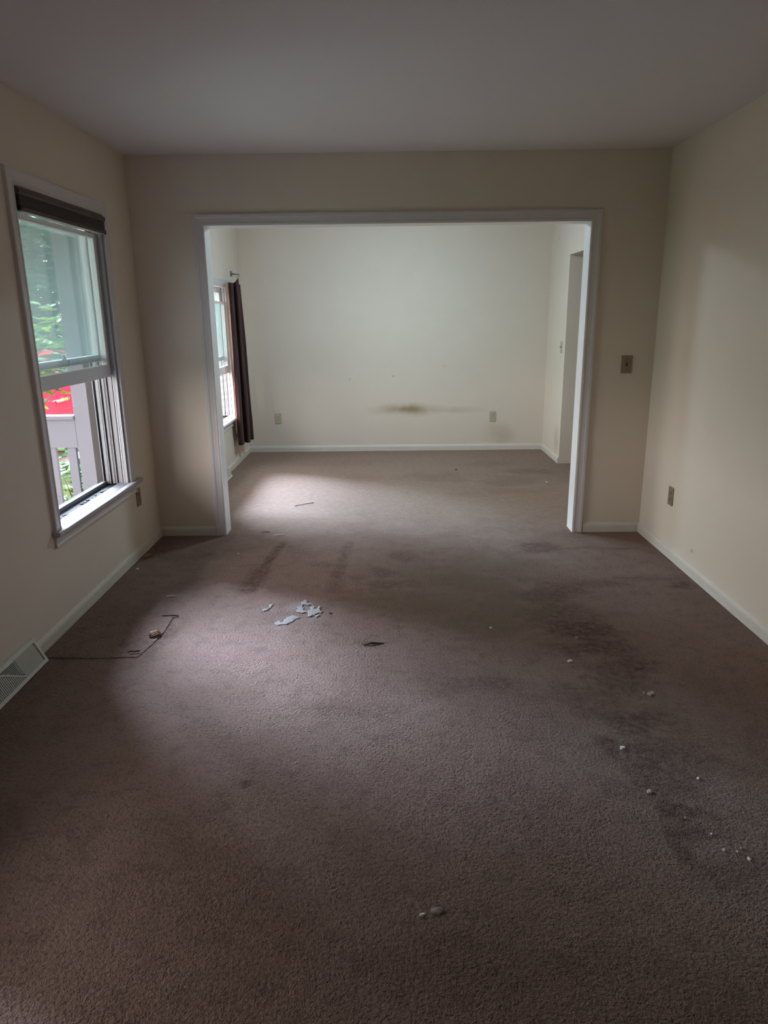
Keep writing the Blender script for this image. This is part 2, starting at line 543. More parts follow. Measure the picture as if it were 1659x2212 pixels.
# carpet: one wall-to-wall floor with stains, worn spots and furniture dents
STAINS = [  # x, y, rx, ry, strength
    (0.98, 4.38, 0.13, 0.10, 0.45), (0.92, 4.33, 0.07, 0.05, 0.5), (0.94, 3.69, 0.15, 0.14, 0.45), (0.85, 3.56, 0.16, 0.12, 0.5), (0.92, 3.60, 0.06, 0.05, 0.6),
    (0.90, 3.30, 0.20, 0.18, 0.50), (0.93, 3.12, 0.17, 0.16, 0.75), (0.95, 2.98, 0.15, 0.13, 0.7), (0.82, 2.95, 0.13, 0.11, 0.5),
    (0.98, 2.78, 0.15, 0.10, 0.55), (1.07, 2.77, 0.035, 0.02, 0.9), (0.95, 2.62, 0.14, 0.16, 0.5), (0.85, 2.50, 0.18, 0.16, 0.40),
    (0.93, 2.34, 0.16, 0.10, 0.65), (0.78, 2.22, 0.06, 0.05, 0.7), (0.90, 2.15, 0.17, 0.12, 0.6), (0.89, 1.97, 0.15, 0.13, 0.5),
    (0.88, 1.85, 0.08, 0.08, 0.70), (0.90, 1.76, 0.10, 0.04, 0.55), (0.83, 1.67, 0.025, 0.06, 0.55), (0.89, 1.59, 0.08, 0.03, 0.40), (1.00, 1.60, 0.15, 0.08, 0.22),
    (-0.41, 4.11, 0.10, 0.05, 0.35), (-0.03, 3.94, 0.14, 0.09, 0.45), (0.02, 3.78, 0.16, 0.08, 0.45), (0.08, 4.27, 0.12, 0.08, 0.35),
    (0.40, 2.66, 0.14, 0.05, 0.45), (0.34, 2.60, 0.20, 0.09, 0.35), (-0.15, 2.45, 0.16, 0.07, 0.30), (-1.32, 4.30, 0.14, 0.12, 0.30),
    (-0.48, 2.00, 0.035, 0.02, 0.65), (-0.10, 3.01, 0.03, 0.018, 0.85), (1.49, 3.82, 0.25, 0.06, 0.40), (1.18, 3.76, 0.20, 0.06, 0.40),
    (1.66, 3.72, 0.06, 0.05, 0.7), (1.60, 3.70, 0.07, 0.035, 0.6), (1.50, 4.36, 0.05, 0.02, 0.6), (1.30, 4.38, 0.25, 0.03, 0.3),
    (-0.18, 6.54, 0.35, 0.16, 0.20), (0.48, 6.51, 0.40, 0.20, 0.35), (1.10, 6.30, 0.32, 0.18, 0.40), (1.04, 5.95, 0.30, 0.14, 0.30),
    (0.67, 5.80, 0.25, 0.10, 0.25), (-0.48, 7.21, 0.45, 0.18, 0.20), (1.35, 6.72, 0.22, 0.14, 0.45), (0.95, 7.05, 0.30, 0.15, 0.25),
    (-0.62, 4.38, 0.15, 0.10, 0.25), (0.30, 1.70, 0.40, 0.22, 0.18), (-0.60, 1.60, 0.30, 0.20, 0.22), (0.25, 1.32, 0.3, 0.1, 0.25),
    (-1.16, 3.34, 0.06, 0.015, 0.7), (-1.09, 3.10, 0.07, 0.16, 0.55), (-1.11, 2.98, 0.05, 0.06, 0.4),
]
OLIVES = [(0.42, 3.77, 0.34, 0.26, 0.55), (0.27, 3.51, 0.40, 0.22, 0.55), (0.55, 3.48, 0.32, 0.24, 0.6), (0.50, 3.24, 0.26, 0.16, 0.6), (0.16, 3.95, 0.25, 0.18, 0.4), (0.60, 4.15, 0.30, 0.24, 0.35)]
PALES = [(0.94, 1.69, 0.07, 0.05, 0.12), (0.99, 4.22, 0.14, 0.06, 0.25), (-1.14, 4.19, 0.055, 0.03, 0.30), (-1.19, 3.64, 0.06, 0.05, 0.35),
         (-0.50, 3.47, 0.05, 0.06, 0.75), (-0.44, 3.46, 0.05, 0.05, 0.9), (-0.50, 3.30, 0.06, 0.06, 0.55), (-0.40, 3.32, 0.06, 0.07, 0.55), (-0.56, 3.22, 0.05, 0.03, 0.5), (-0.64, 3.43, 0.05, 0.06, 0.35)]
DENTS = [((-0.72, 4.54), (-0.785, 3.95), 0.028, 0.85), ((-0.775, 4.02), (-0.80, 3.70), 0.060, 0.75), ((-0.265, 4.55), (-0.30, 3.88), 0.032, 0.50), ((-0.30, 3.95), (-0.315, 3.68), 0.045, 0.35)]
def blob(lst, x, y, w):
    s = 0.0
    for (cx, cy, rx, ry, k) in lst:
        if abs(x - cx) > rx * 2.2 or abs(y - cy) > ry * 2.2:
            continue
        d = math.hypot((x - cx) / rx, (y - cy) / ry) + w
        if d < 1.5:
            tt = max(0.0, min(1.0, (1.5 - d) / 1.2))
            s = max(s, k * tt * tt * (3 - 2 * tt))
    return s
def dent(x, y):
    s = 0.0
    for (a, b, r, k) in DENTS:
        ax, ay, bx, by = a[0], a[1], b[0], b[1]
        L2 = (bx - ax) ** 2 + (by - ay) ** 2
        tt = max(0, min(1, ((x - ax) * (bx - ax) + (y - ay) * (by - ay)) / L2))
        d = math.hypot(x - ax - tt * (bx - ax), y - ay - tt * (by - ay)) / r
        s = max(s, k * max(0.0, min(1.0, 1.6 - d * 1.1)))
    return s
def build_floor():
    gx0, gx1, gy0, gy1 = XL - 0.02, XR + 0.02, YB, Y2 + 0.02
    step = 0.018
    nx, ny = int((gx1 - gx0) / step), int((gy1 - gy0) / step)
    verts, faces, st, ol, pa, cl_ = [], [], [], [], [], []
    for j in range(ny + 1):
        y = gy0 + (gy1 - gy0) * j / ny
        for i in range(nx + 1):
            x = gx0 + (gx1 - gx0) * i / nx
            w = noise.noise(Vector((x * 7, y * 7, 0.3))) * 0.75 + noise.noise(Vector((x * 24, y * 24, 4.0))) * 0.5
            dn = dent(x, y)
            st.append(min(1, max(blob(STAINS, x, y, w), dn * (0.75 + 0.4 * noise.noise(Vector((x * 40, y * 40, 9.0)))))))  # stains, plus shade painted along the furniture dents
            cb = max(0, min(1, (y - 4.15 + 0.5 * w) / 1.3))  # carpet turns lighter towards the far room
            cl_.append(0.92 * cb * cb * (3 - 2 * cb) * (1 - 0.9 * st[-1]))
            ol.append(blob(OLIVES, x, y, w * 0.6))
            pa.append(blob(PALES, x, y, w * 1.0))
            z = 0.0015 * noise.noise(Vector((x * 3, y * 3, 1.0))) - 0.012 * min(1, dn)
            verts.append((x, y, z))
    for j in range(ny):
        for i in range(nx):
            a = j * (nx + 1) + i
            faces.append((a, a + 1, a + nx + 2, a + nx + 1))
    # hall strip beyond the far doorway
    a = len(verts)
    for (x, y) in ((gx1, DY0 - 0.06), (XR2 + 1.2, DY0 - 0.06), (XR2 + 1.2, DY1 + 0.02), (gx1, DY1 + 0.02)):
        verts.append((x, y, 0.0))
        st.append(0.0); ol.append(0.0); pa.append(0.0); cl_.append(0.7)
    faces.append((a, a + 1, a + 2, a + 3))
    me = bpy.data.meshes.new('floor')
    me.from_pydata(verts, [], faces)
    for nm, arr in (('stain', st), ('olive', ol), ('pale', pa), ('far_tone', cl_)):
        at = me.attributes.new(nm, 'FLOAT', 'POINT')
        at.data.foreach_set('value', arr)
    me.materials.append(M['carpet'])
    for p in me.polygons:
        p.use_smooth = True
    o = bpy.data.objects.new('floor', me)
    COL.objects.link(o)
    return tag(o, 'worn mauve brown wall to wall carpet with dark stains', 'carpet', kind='structure')
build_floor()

# baseboards: rounded-top ranch profile, a = height, b = out from the wall
BP = [(-0.02, 0.0), (-0.02, 0.013), (0.040, 0.013), (0.050, 0.0115), (0.060, 0.007), (0.066, 0.003), (0.067, 0.0)]
def baseboard(name, p0, p1, nrm, label):
    bm = bmesh.new()
    ax = Vector((p1[0] - p0[0], p1[1] - p0[1], 0)).normalized()
    sweep(bm, BP, ((p0[0], p0[1], 0), Vector((0, 0, 1)), Vector(nrm), ax), (p1[0], p1[1], 0))
    return tag(obj(name, bm, M['base']), label, 'baseboard', kind='structure')
baseboard('baseboard_left', (XL, YB), (XL, Y1), (1, 0, 0), 'cream baseboard along the left wall under the window')
baseboard('baseboard_right', (XR, YB), (XR, Y1), (-1, 0, 0), 'white baseboard along the near right wall')
baseboard('baseboard_front', (XL + 0.013, Y1), (OX0 - 0.07, Y1), (0, -1, 0), 'short baseboard left of the wide opening')
baseboard('baseboard_front', (OX1 + 0.07, Y1), (XR - 0.013, Y1), (0, -1, 0), 'short baseboard right of the wide opening below the switch')
baseboard('baseboard_far', (XL2, Y2), (XR2, Y2), (0, -1, 0), 'white baseboard along the far wall')
baseboard('baseboard_far_left', (XL2, Y1B), (XL2, Y2 - 0.013), (1, 0, 0), 'baseboard under the curtained far window')
baseboard('baseboard_far_right', (XR2, DY1 + 0.002), (XR2, Y2 - 0.013), (-1, 0, 0), 'short baseboard between the far corner and the doorway')
baseboard('baseboard_far_right', (XR2, Y1B), (XR2, DY0 - 0.002), (-1, 0, 0), 'baseboard of the far room right wall hidden by the casing')

# casing profile: a = across from the opening edge, b = out of the wall
CP = [(0.0, 0.0), (0.0, 0.010), (0.004, 0.013), (0.012, 0.013), (0.015, 0.0105), (0.040, 0.013), (0.046, 0.0165), (0.060, 0.0175), (0.066, 0.0150), (0.068, 0.0)]
def casing_u(name, axis, a0, a1, ztop, zbot, t, nsign, m, parent, closed=False):
    """three-sided casing with mitred corners around an opening in a wall plane"""
    A = Vector((1, 0, 0)) if axis == 'X' else Vector((0, 1, 0))
    N = (Vector((0, nsign, 0)) if axis == 'X' else Vector((nsign, 0, 0)))
    Z = Vector((0, 0, 1))
    P = lambda a, z: (a, t, z) if axis == 'X' else (t, a, z)
    pr = CP
    bm = bmesh.new()
    sweep(bm, pr, (P(a0, zbot), -A, N, Z), P(a0, ztop), 0, 1)
    left = obj(name, bm, m, parent)
    bm = bmesh.new()
    sweep(bm, pr, (P(a1, zbot), A, N, Z), P(a1, ztop), 0, 1)
    obj(name, bm, m, parent)
    bm = bmesh.new()
    sweep(bm, pr, (P(a0, ztop), Z, N, A), P(a1, ztop), -1, 1)
    obj(name, bm, m, parent)

tr = thing('trim_1', ((OX0 + OX1) / 2, Y1, 0), 'white painted casing around the wide opening between rooms', 'door casing', kind='structure')
casing_u('casing', 'X', OX0, OX1, OZ - 0.0, -0.02, Y1, -1, M['trim'], tr)
casing_u('casing', 'X', OX0, OX1, OZ - 0.0, -0.02, Y1B, 1, M['trim'], tr)
bm = bmesh.new()
JT = 0.004
box(bm, OX0 - 0.001, OX0 + JT, Y1 - 0.010, Y1B + 0.010, -0.02, OZ)
obj('jamb', bm, M['jamb'], tr)
bm = bmesh.new()
box(bm, OX1 - JT, OX1 + 0.001, Y1 - 0.010, Y1B + 0.010, -0.02, OZ)
obj('jamb', bm, M['jamb'], tr)
bm = bmesh.new()
box(bm, OX0, OX1, Y1 - 0.010, Y1B + 0.010, OZ - JT, OZ + 0.001)
obj('jamb', bm, M['jamb'], tr)

# ------------------------------------------------------------------ windows (double-hung, lower sash raised)
def build_window(n, label, sash_h, rail_h=0.072):
    y0, y1, z0, z1, wx = WINS[n]
    w = thing('window_%d' % n, (wx, (y0 + y1) / 2, z0), label, 'window', kind='structure')
    far = n == 2
    V, A_, TRK, SIL = (M['jamb'], M['jamb'], M['jamb'], M['jamb']) if far else (M['vinyl'], M['alu'], M['track'], M['sill'])  # every far window part takes the lightened jamb paint
    casing_u('casing', 'Y', y0, y1, z1, z0, wx, 1, M['trim'], w)
    # stool with ears, rounded nose
    bm = bmesh.new()
    box(bm, wx - 0.062, wx + 0.001, y0 + 0.001, y1 - 0.001, z0 - 0.024, z0)
    obj('stool', bm, SIL, w)
    bm = bmesh.new()
    box(bm, wx + 0.0005, wx + 0.040, y0 - 0.085, y1 + 0.135, z0 - 0.024, z0)
    obj('stool_nose', bm, SIL if far else M['nose'], w, bevel=0.006)
    ap = [(0.0, 0.0), (0.0, 0.018), (-0.010, 0.018), (-0.016, 0.013), (-0.040, 0.011), (-0.048, 0.014), (-0.056, 0.013), (-0.060, 0.0)]
    bm = bmesh.new()
    sweep(bm, ap, ((wx, y0 - 0.07, z0 - 0.024), Vector((0, 0, 1)), Vector((1, 0, 0)), Vector((0, 1, 0))), (wx, y1 + 0.07, z0 - 0.024))
    obj('apron', bm, M['trim'], w)
    # jamb liners with their grooves: ridges run the full height
    xi = wx - 0.002
    for side in (0, 1):
        yy = (lambda a, b: (y0 + a, y0 + b)) if side == 0 else (lambda a, b: (y1 - b, y1 - a))
        bm = bmesh.new()
        box(bm, wx - WT, xi, *yy(0.0, 0.004), z0 - 0.02, z1)
        obj('jamb_liner', bm, M['dark'], w)
        bm = bmesh.new()
        for (a, b, d) in ((0.000, 0.008, 0.020), (0.0098, 0.017, 0.0185), (0.0188, 0.0262, 0.020)):
            box(bm, xi - b, xi - a, *yy(0.0035, 0.0035 + d), z0 - 0.005, z1 - 0.004)
        obj('inner_stop', bm, V if far else M['stop'], w)
        bm = bmesh.new()
        for (a, b, d) in ((0.0275, 0.030, 0.012), (0.036, 0.060, 0.010), (0.0665, 0.072, 0.018),
                          (0.078, 0.080, 0.012), (0.085, 0.098, 0.009), (0.106, 0.111, 0.018)):
            box(bm, xi - b, xi - a, *yy(0.0035, 0.0035 + d), z0 - 0.005, z1 - 0.004)
        obj('sash_track', bm, TRK, w)
        bm = bmesh.new()
        for (a, b, d) in ((0.117, 0.136, 0.012), (0.146, 0.151, 0.022)):
            box(bm, xi - b, xi - a, *yy(0.0035, 0.0035 + d), z0 - 0.005, z1 - 0.004)
        obj('storm_track', bm, A_, w)
    bm = bmesh.new()
    box(bm, wx - WT, xi, y0 + 0.004, y1 - 0.004, z1 - 0.012, z1 + 0.001)
    obj('head_jamb', bm, V, w)
    # outer sill, dark gap and lower storm rail
    bm = bmesh.new()
    box(bm, wx - WT - 0.05, wx - 0.062, y0 + 0.002, y1 - 0.002, z0 - 0.028, z0 - 0.012)
    obj('outer_sill', bm, M['dark'], w)
    bm = bmesh.new()
    box(bm, wx - 0.158, wx - 0.138, y0 + 0.006, y1 - 0.006, z0 - 0.012, z0 + 0.012)
    obj('storm_rail', bm, A_, w)
    # crumbs of dirt in the gap
    bm = bmesh.new()
    rr = random.Random(n)
    for _ in range(46):
        cy = rr.uniform(y0 + 0.03, y1 - 0.03)
        cx = wx - rr.uniform(0.066, 0.10)
        s = rr.uniform(0.002, 0.007)
        box(bm, cx - s, cx + s, cy - s * 1.5, cy + s * 1.5, z0 - 0.0125, z0 - 0.012 + s)
    obj('sill_grit', bm, M['dark'], w, kind='stuff')
    # outside brick mould
    bm = bmesh.new()
    ex = wx - WT
    for (a, b) in ((y0 - 0.05, y0 + 0.004), (y1 - 0.004, y1 + 0.05)):
        box(bm, ex - 0.035, ex, a, b, z0 - 0.05, z1 + 0.05)
    box(bm, ex - 0.035, ex, y0 + 0.004, y1 - 0.004, z1 - 0.002, z1 + 0.05)
    obj('outer_casing', bm, M['ext_trim'], w)
    # sashes
    def sash(name, xc, zb, zt, bot, top, stile=0.048, th=0.034):
        bm = bmesh.new()
        ya, yb = y0 + 0.016, y1 - 0.016
        x0, x1 = xc - th / 2, xc + th / 2
        box(bm, x0, x1, ya, ya + stile, zb, zt)
        box(bm, x0, x1, yb - stile, yb, zb, zt)
        box(bm, x0, x1, ya + stile, yb - stile, zb, zb + bot)
        box(bm, x0, x1, ya + stile, yb - stile, zt - top, zt)
        s = obj(name, bm, V, w, bevel=0.003)
        bm = bmesh.new()
        box(bm, xc - 0.002, xc + 0.002, ya + stile - 0.004, yb - stile + 0.004, zb + bot - 0.004, zt - top + 0.004)
        obj('glass', bm, M['glass'], s)
        return s
    up_b = z1 - 0.012 - sash_h
    up = sash('upper_sash', wx - 0.089, up_b, z1 - 0.014, 0.038, 0.045)
    lo_b = up_b - 0.091 if n in (1, 3) else up_b - 0.13
    lo = sash('lower_sash', wx - 0.047, lo_b, lo_b + sash_h, rail_h, 0.024)
    bm = bmesh.new()
    yc = (y0 + y1) / 2 - 0.03
    box(bm, wx - 0.082, wx - 0.070, yc - 0.012, yc + 0.012, up_b + 0.038, up_b + 0.046)
    cyl(bm, (wx - 0.076, yc, up_b + 0.044), (wx - 0.076, yc, up_b + 0.060), 0.008, 0.006, 12)
    obj('sash_lock', bm, A_, w)
    # tilt latch on the near jamb
    bm = bmesh.new()
    box(bm, wx - 0.034, wx - 0.008, y0 + 0.012, y0 + 0.030, z0 + 0.22, z0 + 0.25)
    obj('tilt_latch', bm, V, w, bevel=0.002)
    return w
build_window(1, 'double hung window with raised lower sash in the left wall', 0.790)
build_window(2, 'white far room window beside the brown curtain', 0.69, 0.075)
w4 = build_window(3, 'second near room window out of view beside the viewer', 0.790)
M['shade'] = mat('added_shade_brown', (0.07, 0.05, 0.042), rough=0.85, var=0.1, var_scale=30)
bm = bmesh.new()
box(bm, XL - 0.016, XL - 0.012, WINS[3][0] + 0.006, WINS[3][1] - 0.006, 0.86, 2.02)
cyl(bm, (XL - 0.014, WINS[3][0] + 0.006, 0.86), (XL - 0.014, WINS[3][1] - 0.006, 0.86), 0.008, seg=12)
cyl(bm, (XL - 0.022, WINS[3][0] + 0.006, 2.005), (XL - 0.022, WINS[3][1] - 0.006, 2.005), 0.020, seg=16)
obj('added_shade', bm, M['shade'], w4)  # unseen shade added to cut the light from this window
# unseen fill light added above the header to brighten the far room
LX, LY = 0.10, 6.25
M['fill_glow'] = bpy.data.materials.new('added_fill_glow')
M['fill_glow'].use_nodes = True
_b = M['fill_glow'].node_tree.nodes['Principled BSDF']
_b.inputs['Base Color'].default_value = (0.8, 0.8, 0.8, 1)
_b.inputs['Emission Color'].default_value = (0.70, 0.95, 1.10, 1)
_b.inputs['Emission Strength'].default_value = FILL_STRENGTH
cl = thing('added_fill_light', (LX, LY, CH), 'unseen round fill light added to brighten the far room', 'fill light')
bm = bmesh.new()
cyl(bm, (LX, LY, CH), (LX, LY, CH - 0.03), 0.17, 0.165, 40)
obj('canopy', bm, M['nickel'] if 'nickel' in M else M['trim'], cl)
bm = bmesh.new()
rings = []
for k in range(7):
    a = k / 6 * PI / 2 * 0.96
    rr_ = 0.155 * math.cos(a)
    zz = CH - 0.030 - 0.085 * math.sin(a)
    rings.append([bm.verts.new((LX + rr_ * math.cos(2 * PI * i / 32), LY + rr_ * math.sin(2 * PI * i / 32), zz)) for i in range(32)])
for a_, b_ in zip(rings, rings[1:]):
    for i in range(32):
        bm.faces.new((a_[i], a_[(i + 1) % 32], b_[(i + 1) % 32], b_[i]))
bm.faces.new(rings[-1])
obj('dome', bm, M['fill_glow'], cl, smooth=True)

# ------------------------------------------------------------------ blind in the near window
M['blind_front'] = mat('blind_fabric_brown', (0.060, 0.042, 0.036), rough=0.8, sheen=0.2, var=0.12, var_scale=40)
M['blind_top'] = mat('blind_rail_taupe', (0.115, 0.090, 0.075), rough=0.6, var=0.1)
M['blind_rail'] = mat('blind_bottom_rail_grey', (0.42, 0.40, 0.38), rough=0.5)
M['black'] = mat('black_plastic', (0.012, 0.010, 0.010), rough=0.4)
y0, y1, z0, z1, wx = WINS[1]
bl = thing('window_blind', (wx - 0.02, (y0 + y1) / 2, 1.94), 'raised brown cellular blind stacked at the top of the left window', 'blind')
bm = bmesh.new()
prof = [(0.0, 0.0), (0.0, 0.036), (0.010, 0.040), (0.024, 0.038), (0.030, 0.026), (0.030, 0.0)]
sweep(bm, prof, ((wx - 0.034, y0 + 0.006, 2.003), Vector((0, 0, 1)), Vector((1, 0, 0)), Vector((0, 1, 0))), (wx - 0.034, y1 - 0.006, 2.003))
obj('headrail', bm, M['blind_top'], bl)
bm = bmesh.new()
pts = []
n_pl = 7
for k in range(n_pl * 2 + 1):
    z = 1.956 + (2.003 - 1.956) * k / (n_pl * 2)
    pts.append((z, 0.030 if k % 2 == 0 else 0.0365))
poly = [(z - 1.956, b) for z, b in pts] + [(2.003 - 1.956, 0.002), (0.0, 0.002)]
sweep(bm, poly, ((wx - 0.034, y0 + 0.010, 1.956), Vector((0, 0, 1)), Vector((1, 0, 0)), Vector((0, 1, 0))), (wx - 0.034, y1 - 0.010, 1.956))
obj('pleated_fabric', bm, M['blind_front'], bl)
bm = bmesh.new()
prof = [(0.0, 0.004), (0.0, 0.030), (0.004, 0.036), (0.015, 0.036), (0.017, 0.030), (0.017, 0.004)]
sweep(bm, prof, ((wx - 0.034, y0 + 0.009, 1.938), Vector((0, 0, 1)), Vector((1, 0, 0)), Vector((0, 1, 0))), (wx - 0.034, y1 - 0.009, 1.938))
obj('bottom_rail', bm, M['blind_top'], bl)
bm = bmesh.new()
box(bm, wx - 0.030, wx + 0.000, y0 + 0.030, y1 - 0.030, 1.9345, 1.938)
obj('rail_insert', bm, M['blind_rail'], bl)
for (a, b) in ((y0 + 0.0045, y0 + 0.030), (y1 - 0.012, y1 - 0.0045)):
    bm = bmesh.new()
    box(bm, wx - 0.032, wx + 0.004, a, b, 1.936, 1.957)
    obj('end_cap', bm, M['black'], bl, bevel=0.003)

bl.location.x += 0.022

# ------------------------------------------------------------------ outlets and switches
M['almond'] = mat('almond_plastic', (0.25, 0.205, 0.145), rough=0.4, spec=0.4, var=0.06, var_scale=20)
M['ivory'] = mat('ivory_plastic', (0.48, 0.44, 0.34), rough=0.4, spec=0.4, var=0.05, var_scale=20)
M['slot'] = mat('slot_dark', (0.03, 0.022, 0.015), rough=0.6)
M['screw'] = mat('screw_metal', (0.16, 0.13, 0.09), rough=0.5, metal=0.3)
def wall_plate(name, loc, rz, label, cat, kind_, m, group=None):
    """built facing -Y at the origin of the empty, then turned"""
    t = thing(name, (0, 0, 0), label, cat, group)
    bm = bmesh.new()
    box(bm, -0.0355, 0.0355, -0.0065, 0.0, -0.0575, 0.0575)
    obj('cover_plate', bm, m, t, bevel=0.003)
    if kind_ == 'outlet':
        for zc in (0.0195, -0.0195):
            bm = bmesh.new()
            seg = 20
            ring = []
            for i in range(seg):
                a = 2 * PI * i / seg
                ring.append((0.017 * math.cos(a), max(-0.0118, min(0.0118, 0.0155 * math.sin(a)))))
            A = [bm.verts.new((x, -0.0062, zc + z)) for x, z in ring]
            B = [bm.verts.new((x, -0.0085, zc + z)) for x, z in ring]
            for i in range(seg):
                bm.faces.new((A[i], A[(i + 1) % seg], B[(i + 1) % seg], B[i]))
            bm.faces.new(B)
            bm.faces.new(A[::-1])
            r = obj('receptacle', bm, m, t)
            bm = bmesh.new()
            box(bm, -0.0075, -0.0050, -0.0090, -0.0084, zc - 0.001, zc + 0.0075)
            box(bm, 0.0050, 0.0075, -0.0090, -0.0084, zc - 0.001, zc + 0.0075)
            cyl(bm, (0, -0.0084, zc - 0.0065), (0, -0.0090, zc - 0.0065), 0.0028, seg=10)
            obj('slots', bm, M['slot'], r)
        bm = bmesh.new()
        cyl(bm, (0, -0.006, 0), (0, -0.0078, 0), 0.0032, seg=12)
        obj('screw', bm, M['screw'], t)
    else:
        bm = bmesh.new()
        box(bm, -0.0055, 0.0055, -0.0072, -0.0060, -0.0125, 0.0125)
        obj('toggle_slot', bm, M['slot'], t)
        bm = bmesh.new()
        v = [(-0.004, -0.006, -0.006), (0.004, -0.006, -0.006), (0.004, -0.006, 0.006), (-0.004, -0.006, 0.006),
             (-0.003, -0.019, 0.006), (0.003, -0.019, 0.006), (0.003, -0.018, 0.011), (-0.003, -0.018, 0.011)]
        vs_ = [bm.verts.new(p) for p in v]
        for f in ((0, 1, 2, 3), (4, 5, 6, 7), (0, 1, 5, 4), (1, 2, 6, 5), (2, 3, 7, 6), (3, 0, 4, 7)):
            bm.faces.new([vs_[i] for i in f])
        obj('toggle', bm, M['screw'], t)
        for zc in (0.030, -0.030):
            bm = bmesh.new()
            cyl(bm, (0, -0.006, zc), (0, -0.0078, zc), 0.0032, seg=12)
            obj('screw', bm, M['screw'], t)
    t.location = loc
    t.rotation_euler = (0, 0, rz)
    return t
wall_plate('wall_outlet', (-1.228, Y2, 0.377), 0, 'beige duplex outlet on the far wall near the curtain', 'outlet', 'outlet', M['ivory'], 'wall outlets')
wall_plate('wall_outlet', (1.163, Y2, 0.377), 0, 'beige duplex outlet at the right end of the far wall', 'outlet', 'outlet', M['ivory'], 'wall outlets')
wall_plate('wall_outlet', (XR, 4.245, 0.380), -PI / 2, 'dark beige outlet low on the right wall of the near room', 'outlet', 'outlet', M['almond'], 'wall outlets')
wall_plate('wall_outlet', (XL, 4.376, 0.374), PI / 2, 'dark beige outlet just under the end of the left window sill', 'outlet', 'outlet', M['almond'], 'wall outlets')
wall_plate('light_switch', (1.571, Y1, 1.150), 0, 'brownish light switch plate right of the wide opening', 'light switch', 'switch', M['almond'])
wall_plate('light_switch', (XR2, 7.215, 1.150), -PI / 2, 'pale switch plate seen edge on beside the far doorway', 'light switch', 'switch', M['ivory'])

# ------------------------------------------------------------------ floor registers
M['reg'] = mat('register_enamel', (0.62, 0.61, 0.56), rough=0.45, spec=0.4, var=0.06, var_scale=15)
M['reg_panel'] = mat('register_panel_grey', (0.42, 0.42, 0.37), rough=0.5, var=0.08, var_scale=25)
M['reg_in'] = mat('register_inside', (0.035, 0.035, 0.032), rough=0.8)
def register(x, yend, length, label):
    """slanted baseboard diffuser: back on wall plane x, ends at yend, runs towards -Y"""
    t = thing('floor_register', (x, yend, 0), label, 'floor vent', 'floor registers')
    ya = yend - length
    D, Hh = 0.070, 0.112
    # outer shell: side cheeks, top lip, slanted frame
    def P(s, y, off=0.0):      # s along slope 0 bottom-front .. 1 top-back
        nx, nz = 0.83, 0.55
        return (x + D - (D - 0.014) * s + nx * off, y, 0.004 + (Hh - 0.004) * s + nz * off)
    bm = bmesh.new()
    def plate(bm, s0, s1, a, b, o0, o1):
        v = [bm.verts.new(P(s, y, o)) for s in (s0, s1) for y in (a, b) for o in (o0, o1)]
        for f in ((0, 1, 3, 2), (4, 6, 7, 5), (0, 4, 5, 1), (2, 3, 7, 6), (0, 2, 6, 4), (1, 5, 7, 3)):
            bm.faces.new([v[i] for i in f])
    plate(bm, 0.0, 0.13, ya, yend, -0.004, 0.003)
    plate(bm, 0.87, 1.0, ya, yend, -0.004, 0.003)
    plate(bm, 0.13, 0.87, ya, ya + 0.014, -0.004, 0.003)
    plate(bm, 0.13, 0.87, yend - 0.014, yend, -0.004, 0.003)
    # cheeks
    for y in (ya, yend - 0.002):
        v0 = [bm.verts.new(q) for q in ((x + 0.001, y, 0.0), (x + D, y, 0.0), P(0, y), P(1, y), (x + 0.001, y, Hh))]
        v1 = [bm.verts.new((q.co.x, q.co.y + 0.002, q.co.z)) for q in v0]
        bm.faces.new(v0)
        bm.faces.new(v1[::-1])
        for i in range(5):
            j = (i + 1) % 5
            bm.faces.new((v0[i], v0[j], v1[j], v1[i]))
    # top
    v = [bm.verts.new(q) for q in ((x + 0.001, ya, Hh), (x + 0.001, yend, Hh), P(1, yend), P(1, ya))]
    bm.faces.new(v)
    obj('frame', bm, M['reg'], t)
    pl = 0.175
    for (a, b) in ((yend - pl, yend - 0.014), (ya + 0.014, ya + pl)):
        bm = bmesh.new()
        plate(bm, 0.13, 0.87, a, b, -0.006, -0.002)
        obj('face_panel', bm, M['reg_panel'], t)
    bm = bmesh.new()
    plate(bm, 0.10, 0.90, ya + pl, yend - pl, -0.020, -0.016)
    obj('damper', bm, M['reg_in'], t)
    # fan grille: a V divides lengthwise slats (above) from upright slats (below)
    c0, c1 = ya + pl, yend - pl
    half = (c1 - c0) / 2
    cm = (c0 + c1) / 2
    for k in range(11):
        s = 0.30 + 0.55 * k / 10
        frac = (0.87 - s) / 0.57
        for sg in (1, -1):
            bm = bmesh.new()
            edge_ = cm + sg * half
            inner = cm + sg * half * max(0.02, frac * 0.92)
            plate(bm, s - 0.012, s + 0.012, min(edge_, inner), max(edge_, inner), -0.010, -0.001)
            obj('louver', bm, M['reg'], t)
    nn = 12
    for k in range(nn):
        for sg in (1, -1):
            bm = bmesh.new()
            yy = cm + sg * half * (k + 0.5) / nn
            stop = 0.13 + 0.62 * (1 - (k + 0.5) / nn) + 0.05
            plate(bm, 0.12, stop, yy - 0.0025, yy + 0.0025, -0.010, -0.001)
            obj('fin', bm, M['reg'], t)
    for sg in (1, -1):
        bm = bmesh.new()
        v = [bm.verts.new(P(s, y, o)) for (s, y) in ((0.13, cm + sg * half), (0.19, cm + sg * half), (0.87, cm + sg * 0.004), (0.81, cm)) for o in (-0.010, 0.001)]
        for f in ((0, 2, 4, 6), (1, 3, 5, 7), (0, 1, 3, 2), (2, 3, 5, 4), (4, 5, 7, 6), (6, 7, 1, 0)):
            bm.faces.new([v[i] for i in f])
        obj('divider', bm, M['reg'], t)
    return t
register(XL, 2.868, 0.62, 'white louvered floor vent against the left wall in front of window')
